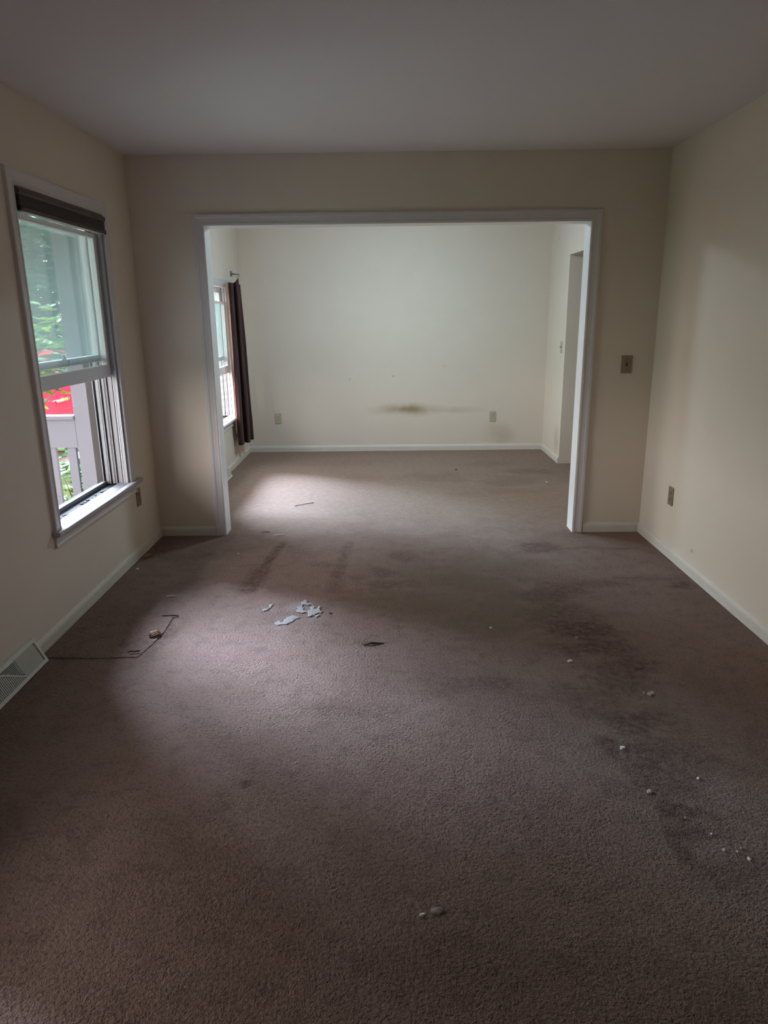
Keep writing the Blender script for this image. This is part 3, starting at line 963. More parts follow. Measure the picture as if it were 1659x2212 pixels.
register(XL2, 6.62, 0.62, 'white floor vent end peeking out past the far left casing')

# ------------------------------------------------------------------ curtain, bracket and hanging wire
M['curtain'] = mat('curtain_brown', (0.046, 0.019, 0.017), rough=0.9, sheen=0.08, var=0.12, var_scale=50, bump=0.2, bump_scale=500)
M['lining'] = leaf_mat('curtain_lining_peach', (0.62, 0.46, 0.38), (0.66, 0.50, 0.42), trans=0.55, rough=0.9)
M['nickel'] = mat('bracket_nickel', (0.30, 0.30, 0.28), rough=0.35, metal=0.8)
M['wire'] = mat('white_wire', (0.80, 0.80, 0.76), rough=0.5)
def crom(pts, n):
    P_ = [Vector(p) for p in pts]
    P_ = [P_[0] * 2 - P_[1]] + P_ + [P_[-1] * 2 - P_[-2]]
    out = []
    for i in range(1, len(P_) - 2):
        for k in range(n):
            t = k / n
            a, b, c, d = P_[i - 1], P_[i], P_[i + 1], P_[i + 2]
            out.append(0.5 * ((2 * b) + (c - a) * t + (2 * a - 5 * b + 4 * c - d) * t * t + (3 * b - a - 3 * c + d) * t ** 3))
    out.append(P_[-2])
    return out
CT = [(-1.520, 7.085), (-1.492, 7.075), (-1.488, 7.16), (-1.505, 7.235), (-1.468, 7.225), (-1.462, 7.30), (-1.492, 7.345), (-1.462, 7.38), (-1.478, 7.42)]
CB = [(-1.522, 7.075), (-1.482, 7.065), (-1.474, 7.14), (-1.500, 7.235), (-1.448, 7.205), (-1.436, 7.28), (-1.472, 7.38), (-1.432, 7.41), (-1.445, 7.48)]
def drape(path_t, path_b, zt, zb, nz, ztop_fn=None, seg=8):
    T = crom([(x, y, 0) for x, y in path_t], seg)
    B = crom([(x, y, 0) for x, y in path_b], seg)
    bm = bmesh.new()
    rows = []
    n = len(T)
    for j in range(nz + 1):
        f = j / nz
        row = []
        for i in range(n):
            u = i / (n - 1)
            top = zt + (ztop_fn(u) if ztop_fn else 0)
            z = top + (zb - top) * f
            p = T[i].lerp(B[i], min(1, f * 1.15))
            p = p + Vector((0.0025 * math.sin(f * 9 + u * 12), 0.003 * math.sin(f * 6 + u * 7), 0))
            row.append(bm.verts.new((p.x, p.y, z)))
        rows.append(row)
    for a, b in zip(rows, rows[1:]):
        for i in range(n - 1):
            bm.faces.new((a[i], a[i + 1], b[i + 1], b[i]))
    return bm
cu = thing('curtain', (-1.48, 7.25, 0.22), 'dark brown gathered curtain hanging beside the far window', 'curtain')
top_fn = lambda u: 0.050 * math.exp(-((u - 0.60) / 0.13) ** 2) - 0.01 * u
o = obj('drape', drape(CT, CB, 1.795, 0.222, 40, top_fn), M['curtain'], cu, smooth=True)
sm = o.modifiers.new('thickness', 'SOLIDIFY')
sm.thickness = 0.003
LT = [(-1.528, 7.05), (-1.536, 7.01), (-1.520, 7.06), (-1.527, 7.11), (-1.530, 7.18), (-1.518, 7.26), (-1.515, 7.34), (-1.50, 7.42)]
LB = [(-1.528, 7.07), (-1.530, 7.05), (-1.522, 7.09), (-1.527, 7.13), (-1.528, 7.19), (-1.518, 7.27), (-1.515, 7.35), (-1.49, 7.44)]
o = obj('lining', drape(LT, LB, 1.790, 0.34, 30), M['lining'], cu, smooth=True)
o['label'] = 'peach translucent lining'
sm = o.modifiers.new('thickness', 'SOLIDIFY')
sm.thickness = 0.0015
bk = thing('curtain_bracket', (XL2, 7.48, 1.895), 'small metal curtain rod bracket on the wall above the brown curtain', 'curtain bracket')
bm = bmesh.new()
cyl(bm, (XL2, 7.48, 1.895), (XL2 + 0.012, 7.48, 1.895), 0.030, 0.026, 20)
obj('rosette', bm, M['nickel'], bk, smooth=False)
bm = bmesh.new()
tube(bm, [(XL2 + 0.010, 7.48, 1.893), (XL2 + 0.040, 7.478, 1.890), (XL2 + 0.075, 7.475, 1.886), (XL2 + 0.088, 7.473, 1.882)], [0.008, 0.007, 0.006, 0.006], 10)
obj('arm', bm, M['nickel'], bk, smooth=True)
bm = bmesh.new()
tube(bm, [(XL2 + 0.080, 7.473, 1.884), (XL2 + 0.074, 7.468, 1.862), (XL2 + 0.066, 7.465, 1.848)], 0.004, 8)
obj('hook', bm, M['nickel'], bk, smooth=True)
bm = bmesh.new()
tube(bm, [(XL2 + 0.030, 7.47, 1.876), (XL2 + 0.052, 7.45, 1.858), (XL2 + 0.080, 7.42, 1.850), (XL2 + 0.096, 7.36, 1.838), (XL2 + 0.10, 7.315, 1.833)], 0.0022, 6)
tube(bm, [(XL2 + 0.066, 7.465, 1.848), (XL2 + 0.085, 7.42, 1.846), (XL2 + 0.10, 7.325, 1.834)], 0.0022, 6)
tag(obj('hanging_wire', bm, M['wire'], smooth=True), 'thin white wire tying the curtain peak to the bracket', 'wire')

# ------------------------------------------------------------------ things lying on the carpet
M['paper'] = mat('paper_white', (0.72, 0.68, 0.62), rough=0.8, var=0.1, var_scale=60)
M['tan'] = mat('tan_flake', (0.46, 0.38, 0.29), rough=0.8, var=0.15, var_scale=80)
M['dryleaf'] = mat('dry_leaf_brown', (0.36, 0.17, 0.07), rough=0.7, var=0.25, var_scale=40)
M['twig'] = mat('dark_twig', (0.055, 0.038, 0.028), rough=0.8, var=0.2, var_scale=60)
M['lint'] = mat('grey_lint', (0.26, 0.22, 0.195), rough=1.0, var=0.2, var_scale=80)
M['glue'] = mat('dried_glue', (0.30, 0.265, 0.25), rough=0.8, var=0.18, var_scale=45, bump=0.6, bump_scale=160)
def chip(name, x, y, sx, sy, h, m, label, cat, rz=0.0, seed=0, group=None, n=7):
    rr = random.Random(seed + 11)
    bm = bmesh.new()
    bot, top = [], []
    for i in range(n):
        a = 2 * PI * i / n + rr.uniform(-0.25, 0.25)
        k = rr.uniform(0.72, 1.1)
        px, py = math.cos(a) * sx * k, math.sin(a) * sy * k
        q = Vector((px * math.cos(rz) - py * math.sin(rz), px * math.sin(rz) + py * math.cos(rz), 0))
        bot.append(bm.verts.new((x + q.x, y + q.y, 0.001)))
        top.append(bm.verts.new((x + q.x * 0.85, y + q.y * 0.85, 0.001 + h * rr.uniform(0.6, 1.2))))
    for i in range(n):
        j = (i + 1) % n
        bm.faces.new((bot[i], bot[j], top[j], top[i]))
    c = bm.verts.new((x, y, 0.001 + h * 1.15))
    for i in range(n):
        bm.faces.new((top[i], top[(i + 1) % n], c))
    bm.faces.new(bot[::-1])
    return tag(obj(name, bm, m), label, cat, group)
G = 'pale chips scattered on the carpet'
CH_ = [
    (0.791, 2.825, 0.013, 0.010, 'white chip farthest back beside the dark stain trail', 'paper'),
    (0.816, 2.177, 0.012, 0.010, 'largest white square chip in the middle of the stain trail', 'paper'),
    (0.825, 1.939, 0.011, 0.011, 'round tan crumb lying just before the darkest stain', 'tan'),
    (1.008, 2.004, 0.0055, 0.006, 'small white chip right of the round tan crumb', 'paper'),
    (0.945, 1.682, 0.006, 0.005, 'white chip at the right edge of the pale worn ring', 'paper'),
    (0.981, 1.675, 0.0035, 0.0045, 'tiny white speck left in the lower right chip trio', 'tan'),
    (0.998, 1.690, 0.0035, 0.004, 'tiny white speck at the top of the lower right chip trio', 'tan'),
    (1.000, 1.648, 0.0065, 0.005, 'bright white chip lowest at the right edge of the carpet', 'paper'),
    (0.939, 1.748, 0.004, 0.004, 'tiny white speck behind the pale worn ring', 'paper'),
    (0.890, 1.817, 0.0032, 0.004, 'faint tan speck inside the darkest stain', 'tan'),
    (0.491, 3.174, 0.007, 0.007, 'lone pale crumb on the olive stain in mid carpet', 'paper'),
    (0.880, 3.059, 0.005, 0.006, 'tan crumb on the upper part of the stain trail', 'tan'),
    (-0.308, 3.363, 0.009, 0.009, 'small dark crumb right of the white dried patch', 'twig'),
    (0.662, 6.815, 0.012, 0.010, 'dark pebble on the far room carpet', 'twig'),
    (1.430, 6.250, 0.008, 0.010, 'white speck on the far room carpet near the right casing', 'paper'),
    (-1.540, 4.050, 0.010, 0.014, 'white chip close to the left baseboard under the window', 'paper'),
    (0.076, 1.463, 0.004, 0.009, 'small white fleck left of the lint clump', 'paper'),
    (-0.980, 4.330, 0.005, 0.008, 'white fleck near the foot of the left opening casing', 'paper'),
]
for i, (x, y, sx, sy, lab, mk) in enumerate(CH_):
    nm = {'paper': 'paper_chip', 'tan': 'crumb', 'twig': 'dark_crumb'}[mk]
    chip(nm, x, y, sx, sy, 0.005 if sx < 0.01 else 0.006, M[mk], lab, 'chip' if mk == 'paper' else 'crumb', rz=i * 0.7, seed=i, group=G)

# cluster of tan flakes
for i, (dx, dy, s) in enumerate(((0, 0, 0.017), (-0.024, 0.008, 0.009), (0.014, 0.012, 0.010))):
    chip('tan_flake', 1.044 + dx, 2.540 + dy, s, s * 0.6, 0.006, M['tan'],
         ('widest flake of the small tan heap on the right carpet', 'left flake of the small tan heap on the right carpet', 'rear flake of the small tan heap on the right carpet')[i], 'flake', rz=i * 1.1, seed=40 + i, group='tan flakes in a heap')
# dry leaf: curled blade
def dry_leaf(x, y, L, Wd, rz, label):
    bm = bmesh.new()
    rows = []
    for i in range(9):
        u = i / 8
        w = Wd * math.sin(PI * min(1, u * 0.94 + 0.04)) ** 0.8
        row = []
        for k in (-1, -0.5, 0, 0.5, 1):
            px = (u - 0.5) * L
            py = k * w * (1 + 0.2 * math.sin(i * 2.1 + k))
            pz = 0.004 + 0.012 * abs(k) ** 1.5 + 0.006 * math.sin(u * PI)
            row.append(bm.verts.new((x + px * math.cos(rz) - py * math.sin(rz), y + px * math.sin(rz) + py * math.cos(rz), pz)))
        rows.append(row)
    for a, b in zip(rows, rows[1:]):
        for k in range(4):
            bm.faces.new((a[k], a[k + 1], b[k + 1], b[k]))
    o = obj('dry_leaf', bm, M['dryleaf'], smooth=True)
    s = o.modifiers.new('thickness', 'SOLIDIFY')
    s.thickness = 0.001
    return tag(o, label, 'leaf')
dry_leaf(-1.137, 3.117, 0.060, 0.020, 0.9, 'curled orange brown dry leaf on the carpet edge below window')
dry_leaf(-1.545, 4.27, 0.060, 0.018, 1.2, 'small dark curled leaf against the left baseboard')
def twig(name, pts, r, m, label, cat):
    bm = bmesh.new()
    tube(bm, [(x, y, z) for x, y, z in pts], r, 6)
    return tag(obj(name, bm, m, smooth=True), label, cat)
twig('twig', [(-1.20, 2.926, 0.012), (-1.185, 2.932, 0.015), (-1.17, 2.930, 0.013), (-1.15, 2.940, 0.012)], 0.0032, M['twig'], 'short dark twig on the near corner of the carpet patch', 'twig')
twig('twig', [(-1.17, 3.345, 0.006), (-1.13, 3.338, 0.010), (-1.10, 3.342, 0.008), (-1.085, 3.335, 0.006)], 0.0034, M['twig'], 'dark twig at the far corner of the carpet patch', 'twig')
twig('twig', [(-0.125, 2.995, 0.004), (-0.09, 3.005, 0.010), (-0.06, 3.012, 0.005), (-0.03, 3.015, 0.003)], [0.003, 0.005, 0.004, 0.002], M['twig'], 'dark wisp of debris in the middle of the carpet', 'debris')
twig('pine_needle', [(-0.81, 4.712, 0.004), (-0.77, 4.713, 0.007), (-0.73, 4.722, 0.005)], 0.0028, M['paper'], 'white straw bit just inside the wide opening', 'straw')
twig('pine_needle', [(-0.91, 4.782, 0.004), (-0.88, 4.783, 0.007), (-0.85, 4.786, 0.004)], 0.0028, M['twig'], 'dark straw bit beside the left casing foot', 'straw')
twig('pine_needle', [(-0.76, 5.50, 0.003), (-0.69, 5.54, 0.006), (-0.62, 5.60, 0.003)], 0.0022, M['twig'], 'thin dark straw on the bright far carpet', 'straw')
twig('pine_needle', [(-1.225, 3.60, 0.004), (-1.195, 3.606, 0.008), (-1.165, 3.602, 0.004)], 0.0028, M['paper'], 'white straw bit on the lit carpet below window', 'straw')
# lint clump
def clump(x, y, sx, sy, h, m, label, seed):
    bm = bmesh.new()
    bmesh.ops.create_icosphere(bm, subdivisions=3, radius=1.0)
    for v in bm.verts:
        n_ = noise.noise(v.co * 2.3 + Vector((seed, 0, 0))) * 0.35 + noise.noise(v.co * 7 + Vector((seed, 3, 0))) * 0.18
        c = v.co * (1 + n_)
        v.co = Vector((x + c.x * sx, y + c.y * sy, max(0.0005, 0.3 * h + c.z * h)))
    return tag(obj('lint_clump', bm, m, smooth=True), label, 'lint')
clump(0.115, 1.475, 0.017, 0.011, 0.006, M['lint'], 'pale grey lint clump on the carpet nearest the viewer', 1.0)

# white dried residue in the light patch: torn film with lobes
def residue(cx, cy, lobes, label, seed):
    bm = bmesh.new()
    st = 0.006
    x0_, x1_, y0_, y1_ = cx - 0.16, cx + 0.16, cy - 0.22, cy + 0.22
    nx, ny = int((x1_ - x0_) / st), int((y1_ - y0_) / st)
    vs_ = {}
    def f(x, y):
        best = -1
        for (lx, ly, rx, ry) in lobes:
            best = max(best, 1 - math.hypot((x - lx) / rx, (y - ly) / ry))
        return best + 0.55 * noise.noise(Vector((x * 45, y * 30, seed))) + 0.35 * noise.noise(Vector((x * 110, y * 110, seed)))
    for i in range(nx + 1):
        for j in range(ny + 1):
            x, y = x0_ + i * st, y0_ + j * st
            v = f(x, y)
            if v > 0.18:
                vs_[(i, j)] = bm.verts.new((x, y, 0.0016 + 0.0025 * min(1, v) + 0.0012 * noise.noise(Vector((x * 60, y * 60, 2)))))
    for (i, j) in list(vs_):
        q = [vs_.get((i + a, j + b)) for a, b in ((0, 0), (1, 0), (1, 1), (0, 1))]
        if all(q):
            bm.faces.new(q)
    bmesh.ops.delete(bm, geom=[v for v in bm.verts if not v.link_faces], context='VERTS')
    o = obj('dried_residue', bm, M['glue'], smooth=True)
    s = o.modifiers.new('thickness', 'SOLIDIFY')
    s.thickness = 0.001
    return tag(o, label, 'residue')
residue(-0.46, 3.35, [(-0.455, 3.50, 0.04, 0.05), (-0.47, 3.42, 0.028, 0.06), (-0.40, 3.39, 0.055, 0.09), (-0.50, 3.30, 0.05, 0.055), (-0.545, 3.25, 0.05, 0.03)], 'white torn looking residue stuck on the light patch of carpet', 5.0)
residue(-0.64, 3.45, [(-0.635, 3.47, 0.018, 0.05), (-0.65, 3.42, 0.022, 0.03)], 'small faint white residue left of the larger white one', 8.0)

# cut piece of carpet lying between the vent and the light patch
bm = bmesh.new()
pp = [(-1.560, 2.895), (-1.30, 2.885), (-1.145, 2.895), (-1.120, 3.02), (-1.105, 3.15), (-1.110, 3.33), (-1.30, 3.345), (-1.560, 3.350)]
A = [bm.verts.new((x, y, -0.004)) for x, y in pp]
B = [bm.verts.new((x, y, 0.0045)) for x, y in pp]
for i in range(len(pp)):
    j = (i + 1) % len(pp)
    bm.faces.new((A[i], A[j], B[j], B[i]))
bm.faces.new(B)
bm.faces.new(A[::-1])
tag(obj('carpet_patch', bm, M['carpet_piece'], bevel=0.003), 'rectangular cut carpet patch lying beside the left floor vent', 'carpet piece')

# rest of the house behind the viewer and the roof above, seen only from outside
bm = bmesh.new()
box(bm, XL - WT, 6.0, -7.0, YB - 0.13, -0.6, CH + 0.12)
tag(obj('house_body', bm, M['siding']), 'rest of the house behind the viewer', 'house', kind='structure')

# ------------------------------------------------------------------ outside: porch
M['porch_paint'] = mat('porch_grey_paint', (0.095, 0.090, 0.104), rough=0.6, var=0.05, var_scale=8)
M['deck'] = mat('porch_deck_grey', (0.30, 0.29, 0.28), rough=0.7, var=0.15, var_scale=10)
M['nail'] = mat('nail_dark', (0.03, 0.03, 0.03), rough=0.6)
PYR = 5.20
PFZ = -0.12
bm = bmesh.new()
box(bm, -3.4, XL - WT - 0.04, 0.0, PYR + 0.14, PFZ - 0.12, PFZ)
tag(obj('porch_floor', bm, M['deck']), 'grey porch deck outside the left window', 'porch deck', kind='structure')
pr = thing('porch_railing', (-3.0, PYR, PFZ), 'white porch railing with wide top board outside the left window', 'railing')
bm = bmesh.new()
box(bm, -3.20, -2.322, PYR - 0.020, PYR + 0.080, 0.762, 0.790)
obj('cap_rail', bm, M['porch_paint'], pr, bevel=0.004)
bm = bmesh.new()
box(bm, -3.20, -2.322, PYR, PYR + 0.045, 0.550, 0.762)
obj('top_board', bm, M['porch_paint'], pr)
bm = bmesh.new()
box(bm, -3.20, -2.322, PYR + 0.005, PYR + 0.045, PFZ + 0.06, PFZ + 0.15)
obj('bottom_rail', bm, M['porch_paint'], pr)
x = -2.375
while x > -3.15:
    bm = bmesh.new()
    w_ = 0.062
    box(bm, x - w_ / 2, x + w_ / 2, PYR + 0.008, PYR + 0.038, PFZ + 0.15, 0.550)
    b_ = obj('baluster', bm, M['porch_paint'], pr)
    for zz in (0.10, 0.175):
        bm = bmesh.new()
        cyl(bm, (x + 0.012, PYR + 0.0085, zz), (x + 0.012, PYR + 0.0065, zz), 0.004, seg=8)
        obj('nail_head', bm, M['nail'], b_)
    x -= 0.152
pp_ = thing('porch_post', (-2.26, PYR + 0.05, PFZ), 'tall square white porch post at the end of the railing', 'post')
bm = bmesh.new()
box(bm, -2.320, -2.198, PYR - 0.004, PYR + 0.118, PFZ, 2.75)
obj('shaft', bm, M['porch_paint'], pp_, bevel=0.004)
bm = bmesh.new()
box(bm, -2.2075, -2.1865, PYR - 0.006, PYR + 0.124, PFZ, 0.130)
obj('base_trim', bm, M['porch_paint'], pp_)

cp_ = copy_tree(pp_, loc=(-3.285, PYR + 0.05, PFZ), label='outer corner porch post at the far end of the railing')
bm = bmesh.new()
box(bm, -3.40, XL - WT - 0.02, -0.6, PYR + 0.16, 2.75, 2.87)  # unseen roof, added to keep sky light off the post and near window
tag(obj('added_porch_roof', bm, M['deck']), 'unseen flat porch roof added to shade the post and left window', 'porch roof', kind='structure')

# ------------------------------------------------------------------ outside: ground, car, shrubs, trees
M['lawn'] = mat('lawn_green', (0.045, 0.070, 0.022), rough=0.9, var=0.35, var_scale=3, bump=0.5, bump_scale=40)
M['drive'] = mat('gravel_drive', (0.34, 0.33, 0.31), rough=0.9, var=0.2, var_scale=30)
bm = bmesh.new()
v = [bm.verts.new(p) for p in ((-60, -30, GROUND), (30, -30, GROUND), (30, 70, GROUND), (-60, 70, GROUND))]
bm.faces.new(v)
tag(obj('ground', bm, M['lawn']), 'green lawn outside the house', 'lawn', kind='structure')
bm = bmesh.new()
box(bm, -7.6, -4.55, 4.0, 18.0, GROUND, GROUND + 0.02)
tag(obj('driveway', bm, M['drive']), 'grey driveway under the red car', 'driveway', kind='structure')

M['car_red'] = mat('car_red_paint', (0.62, 0.015, 0.045), rough=0.22, spec=0.7)
M['car_glass'] = mat('car_window_glass', (0.10, 0.14, 0.16), rough=0.06, spec=1.0)
M['chrome'] = mat('car_chrome', (0.75, 0.78, 0.85), rough=0.15, metal=1.0)
M['tyre'] = mat('tyre_black', (0.02, 0.02, 0.02), rough=0.8)
def build_car(cx, cy, rz):
    t = thing('car', (0, 0, 0), 'red car parked on the driveway beyond the porch railing', 'car')
    # body along Y, side faces +X; side outline as (y, z) above ground
    body = [(-2.2, 0.32), (-2.25, 0.55), (-2.18, 0.80), (-1.2, 0.93), (-0.95, 0.97), (1.75, 1.00), (2.15, 0.96), (2.25, 0.70), (2.22, 0.34),
            (1.72, 0.28), (1.68, 0.50), (1.52, 0.64), (1.32, 0.68), (1.12, 0.64), (0.96, 0.50), (0.92, 0.26),
            (-0.92, 0.26), (-0.96, 0.50), (-1.12, 0.64), (-1.32, 0.68), (-1.52, 0.64), (-1.68, 0.50), (-1.72, 0.28)]
    body = [(y, z if z < 0.5 else 0.5 + (z - 0.5) * 1.42) for y, z in body]
    def half(z):
        return 0.86 - 0.10 * max(0, (0.55 - z)) - 0.10 * max(0, z - 0.95)
    bm = bmesh.new()
    A = [bm.verts.new((half(z), y, z)) for y, z in body]
    B = [bm.verts.new((-half(z), y, z)) for y, z in body]
    n = len(body)
    for i in range(n):
        j = (i + 1) % n
        bm.faces.new((A[i], A[j], B[j], B[i]))
    bm.faces.new(A)
    bm.faces.new(B[::-1])
    obj('body', bm, M['car_red'], t, bevel=0.03)
    # shoulder crease and sill strip
    bm = bmesh.new()
    box(bm, 0.845, 0.872, -1.9, 2.0, 0.800, 0.826)
    box(bm, 0.845, 0.868, -0.9, 0.9, 0.40, 0.44)
    obj('side_crease', bm, M['car_red'], t, bevel=0.008)
    bm = bmesh.new()
    q = [(0.80, -1.15, 1.12), (0.80, 1.95, 1.18), (0.62, 1.62, 1.53), (0.62, -0.30, 1.51)]
    A = [bm.verts.new(p) for p in q]
    B = [bm.verts.new((-p[0], p[1], p[2])) for p in q]
    for i in range(4):
        j = (i + 1) % 4
        bm.faces.new((A[i], A[j], B[j], B[i]))
    bm.faces.new(A)
    bm.faces.new(B[::-1])
    obj('cabin_glass', bm, M['car_glass'], t, bevel=0.03)
    bm = bmesh.new()
    q = [(0.64, -0.38, 1.50), (0.64, 1.66, 1.52), (0.56, 1.50, 1.59), (0.56, -0.20, 1.59)]
    A = [bm.verts.new(p) for p in q]
    B = [bm.verts.new((-p[0], p[1], p[2])) for p in q]
    for i in range(4):
        j = (i + 1) % 4
        bm.faces.new((A[i], A[j], B[j], B[i]))
    bm.faces.new(A)
    bm.faces.new(B[::-1])
    obj('roof', bm, M['car_red'], t, bevel=0.02)
    for (yb, yt) in ((-1.10, -0.33), (0.30, 0.42), (1.35, 1.25), (1.90, 1.60)):
        for s in (1, -1):
            bm = bmesh.new()
            tube(bm, [(s * 0.805, yb, 1.14), (s * 0.635, yt, 1.52)], 0.035, 8)
            obj('pillar', bm, M['car_red'], t)
    for yd in (0.10, 1.12):
        h = bmesh.new()
        tube(h, [(0.850, yd - 0.19, 0.945), (0.890, yd - 0.15, 0.950), (0.892, yd + 0.16, 0.962), (0.850, yd + 0.24, 0.966)], 0.024, 10)
        obj('door_handle', h, M['chrome'], t, smooth=True)
    bm = bmesh.new()
    box(bm, 0.820, 0.848, -1.0, 1.9, 1.150, 1.172)
    obj('window_trim', bm, M['chrome'], t)
    for y in (-1.32, 1.32):
        for s in (1, -1):
            bm = bmesh.new()
            cyl(bm, (s * 0.66, y, 0.32), (s * 0.85, y, 0.32), 0.32, seg=28)
            wheel = obj('wheel', bm, M['tyre'], t, bevel=0.02)
            bm = bmesh.new()
            cyl(bm, (s * 0.84, y, 0.32), (s * 0.862, y, 0.32), 0.21, 0.17, seg=20)
            obj('hubcap', bm, M['chrome'], wheel)
    for s in (1, -1):
        bm = bmesh.new()
        box(bm, s * 0.55 - 0.2, s * 0.55 + 0.2, -2.27, -2.18, 0.60, 0.74)
        obj('headlight', bm, M['car_glass'], t, bevel=0.02)
    t.location = (cx, cy, GROUND + 0.021)
    t.rotation_euler = (0, 0, rz)
    return t
build_car(-5.55, 10.05, 0.05)

M['leaf_lime'] = leaf_mat('leaf_lime', (0.095, 0.180, 0.016), (0.165, 0.275, 0.034), trans=0.5)
M['leaf_mid'] = leaf_mat('leaf_mid', (0.030, 0.085, 0.028), (0.075, 0.17, 0.05), trans=0.45)
M['leaf_deep'] = leaf_mat('leaf_deep', (0.020, 0.065, 0.035), (0.045, 0.12, 0.06), trans=0.4)
M['bark'] = mat('bark_grey', (0.12, 0.105, 0.09), rough=0.9, var=0.3, var_scale=8, bump=0.6, bump_scale=20)
M['pale_bark'] = mat('bark_pale', (0.30, 0.30, 0.28), rough=0.9, var=0.25, var_scale=8)
def leaf_quad(bm, c, d, up, L, Wd):
    d = d.normalized()
    s = d.cross(up)
    if s.length < 1e-4:
        s = d.orthogonal()
    s.normalize()
    nrm = s.cross(d)
    p = [c, c + d * L * 0.35 + s * Wd, c + d * L * 0.75 + s * Wd * 0.7, c + d * L, c + d * L * 0.75 - s * Wd * 0.7, c + d * L * 0.35 - s * Wd]
    v = [bm.verts.new(q + nrm * (0.10 * L * (0 if i in (0, 3) else 1))) for i, q in enumerate(p)]
    bm.faces.new((v[0], v[1], v[2], v[3]))
    bm.faces.new((v[0], v[3], v[4], v[5]))
def shrub(x, y, h, r, leafn, L, label, seed, leafm, zlo=0.0, lean=0.0):
    rr = random.Random(seed)
    t = thing('leafy_shrub', (x, y, GROUND), label, 'shrub', 'shrubs outside the left window')
    bm = bmesh.new()
    tips = []
    for k in range(11):
        a = rr.uniform(0, 2 * PI)
        rad = r * rr.uniform(0.3, 1.0)
        hh = h * rr.uniform(0.65, 1.0)
        pts = []
        for i in range(6):
            u = i / 5
            pts.append(Vector((x + lean * u ** 2 + math.cos(a) * rad * u ** 1.4, y + math.sin(a) * rad * u ** 1.4, GROUND + hh * u)))
        tube(bm, pts, [0.016 * (1 - 0.8 * i / 5) for i in range(6)], 6)
        tips.append(pts)
    obj('stems', bm, M['bark'], t)
    bm = bmesh.new()
    for _ in range(leafn):
        pts = rr.choice(tips)
        u = rr.uniform(zlo, 1.0) * 4.999
        i = int(u)
        p = pts[i].lerp(pts[i + 1], u - i)
        a = rr.uniform(0, 2 * PI)
        d = Vector((math.cos(a), math.sin(a), rr.uniform(-0.45, 0.35)))
        c = p + d * rr.uniform(0.02, 0.22)
        leaf_quad(bm, c, d, Vector((rr.uniform(-0.3, 0.3), rr.uniform(-0.3, 0.3), 1)), L * rr.uniform(0.7, 1.25), L * 0.30 * rr.uniform(0.8, 1.2))
    obj('foliage', bm, leafm, t)
    return t
shrub(-4.05, 6.75, 2.35, 0.35, 430, 0.145, 'tall lime green shrub leaning in beyond the porch railing', 3, M['leaf_lime'], 0.80, lean=0.95)
shrub(-2.72, 6.10, 0.92, 0.42, 420, 0.13, 'low lime green shrub seen between the railing balusters', 5, M['leaf_lime'], 0.1)
shrub(-3.30, 7.75, 0.92, 0.40, 420, 0.13, 'darker low shrub behind the lime ones near the car', 8, M['leaf_mid'], 0.1)

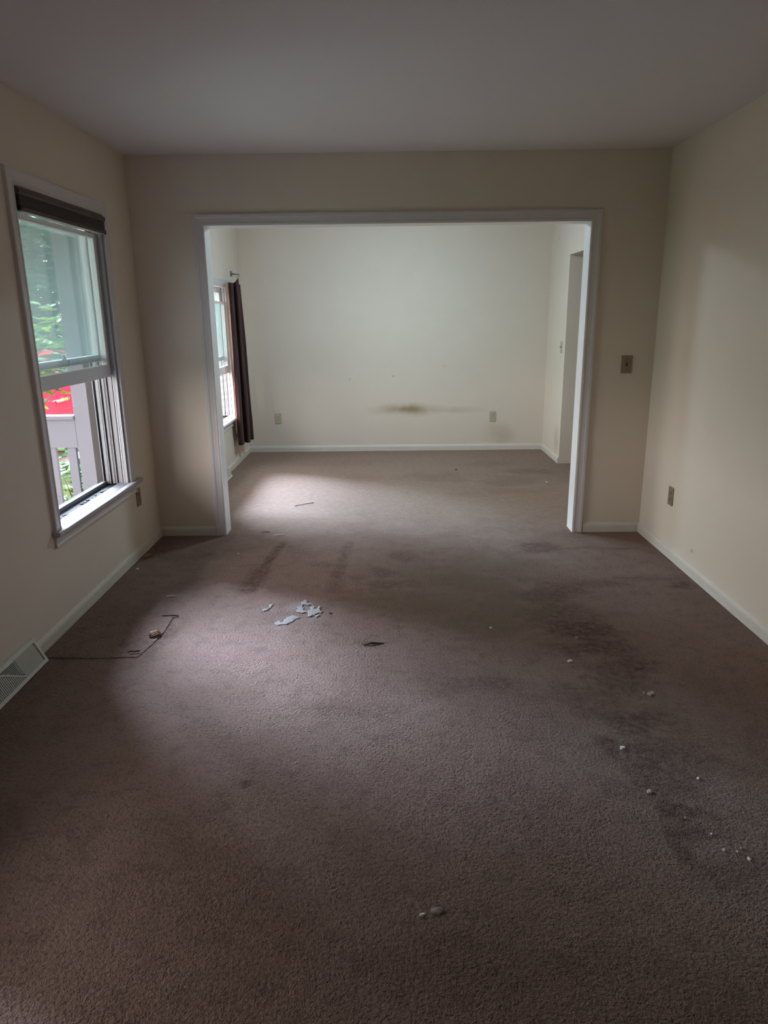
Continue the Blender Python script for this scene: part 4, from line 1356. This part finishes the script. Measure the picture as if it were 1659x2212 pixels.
def tree(x, y, h, r, label, seed, leafm, barkm, nleaf=5200, crown0=0.12, L=0.26):
    rr = random.Random(seed)
    t = thing('tree', (x, y, GROUND), label, 'tree', 'trees beyond the driveway')
    bm = bmesh.new()
    lean = rr.uniform(-0.3, 0.3)
    pts = [Vector((x + lean * (i / 7) ** 2, y + 0.15 * math.sin(i), GROUND + h * 0.92 * i / 7)) for i in range(8)]
    tube(bm, pts, [0.17 * (1 - 0.85 * i / 7) for i in range(8)], 10)
    ends = []
    for k in range(18):
        u = rr.uniform(crown0 + 0.05, 0.95)
        i = min(6, int(u * 7))
        p = pts[i].lerp(pts[i + 1], u * 7 - i)
        a = rr.uniform(0, 2 * PI)
        rad = r * (0.45 + 0.55 * math.sin(PI * min(1, (u - crown0) / (1 - crown0) * 0.85 + 0.1))) * rr.uniform(0.7, 1.0)
        e = p + Vector((math.cos(a) * rad, math.sin(a) * rad, rr.uniform(0.0, 0.5) * rad))
        tube(bm, [p, p.lerp(e, 0.5) + Vector((0, 0, 0.1)), e], [0.05, 0.03, 0.010], 6)
        ends.append((p, e))
    obj('trunk', bm, barkm, t)
    bm = bmesh.new()
    for _ in range(nleaf):
        p, e = rr.choice(ends)
        c = p.lerp(e, rr.uniform(0.25, 1.05)) + Vector((rr.gauss(0, 0.38), rr.gauss(0, 0.38), rr.gauss(0, 0.26)))
        a = rr.uniform(0, 2 * PI)
        d = Vector((math.cos(a), math.sin(a), rr.uniform(-0.6, 0.3)))
        leaf_quad(bm, c, d, Vector((rr.uniform(-0.5, 0.5), rr.uniform(-0.5, 0.5), 1)), L * rr.uniform(0.6, 1.2), L * 0.32)
    obj('crown', bm, leafm, t)
    return t
TREES = [
    (-8.6, 15.4, 6.6, 1.7, 'leafy tree left behind the red car', 'leaf_deep', 'pale_bark'),
    (-3.3, 15.2, 4.4, 1.4, 'small rounded tree right of the driveway end', 'leaf_mid', 'bark'),
    (-11.8, 20.6, 8.0, 1.8, 'second row tree farthest left', 'leaf_mid', 'bark'),
    (-6.3, 20.6, 7.6, 1.7, 'second row tree straight behind the driveway', 'leaf_deep', 'pale_bark'),
    (-0.9, 21.0, 7.0, 1.7, 'second row tree farthest right', 'leaf_mid', 'bark'),
    (-15.2, 26.4, 9.5, 1.9, 'tall back tree farthest left at the edge of the wood', 'leaf_deep', 'bark'),
    (-9.4, 26.4, 9.5, 1.9, 'tall back tree in the middle at the edge of the wood', 'leaf_mid', 'bark'),
    (-3.6, 26.6, 9.0, 1.9, 'tall back tree at the right edge of the wood', 'leaf_deep', 'bark'),
]
for i, (x, y, h, r, lab, lm, bk_) in enumerate(TREES):
    tree(x, y, h, r, lab, 20 + i, M[lm], M[bk_], nleaf=5200 if y < 20 else 4200, L=0.26 if y < 20 else 0.34)

# the wood behind: an uncountable mass of foliage
rr = random.Random(99)
bm = bmesh.new()
for _ in range(9000):
    c = Vector((rr.uniform(-32, 6), rr.uniform(31, 37), GROUND + 9.5 * rr.random() ** 0.9))
    c.z *= 0.75 + 0.25 * math.sin(c.x * 0.7) * math.cos(c.x * 0.31)
    a = rr.uniform(0, 2 * PI)
    d = Vector((math.cos(a), math.sin(a), rr.uniform(-0.6, 0.4)))
    leaf_quad(bm, c, d, Vector((rr.uniform(-0.7, 0.7), rr.uniform(-0.7, 0.7), 1)), rr.uniform(0.5, 0.95), 0.26)
tag(obj('distant_wood', bm, M['leaf_deep']), 'distant mass of green wood filling the window background', 'woodland', kind='stuff')
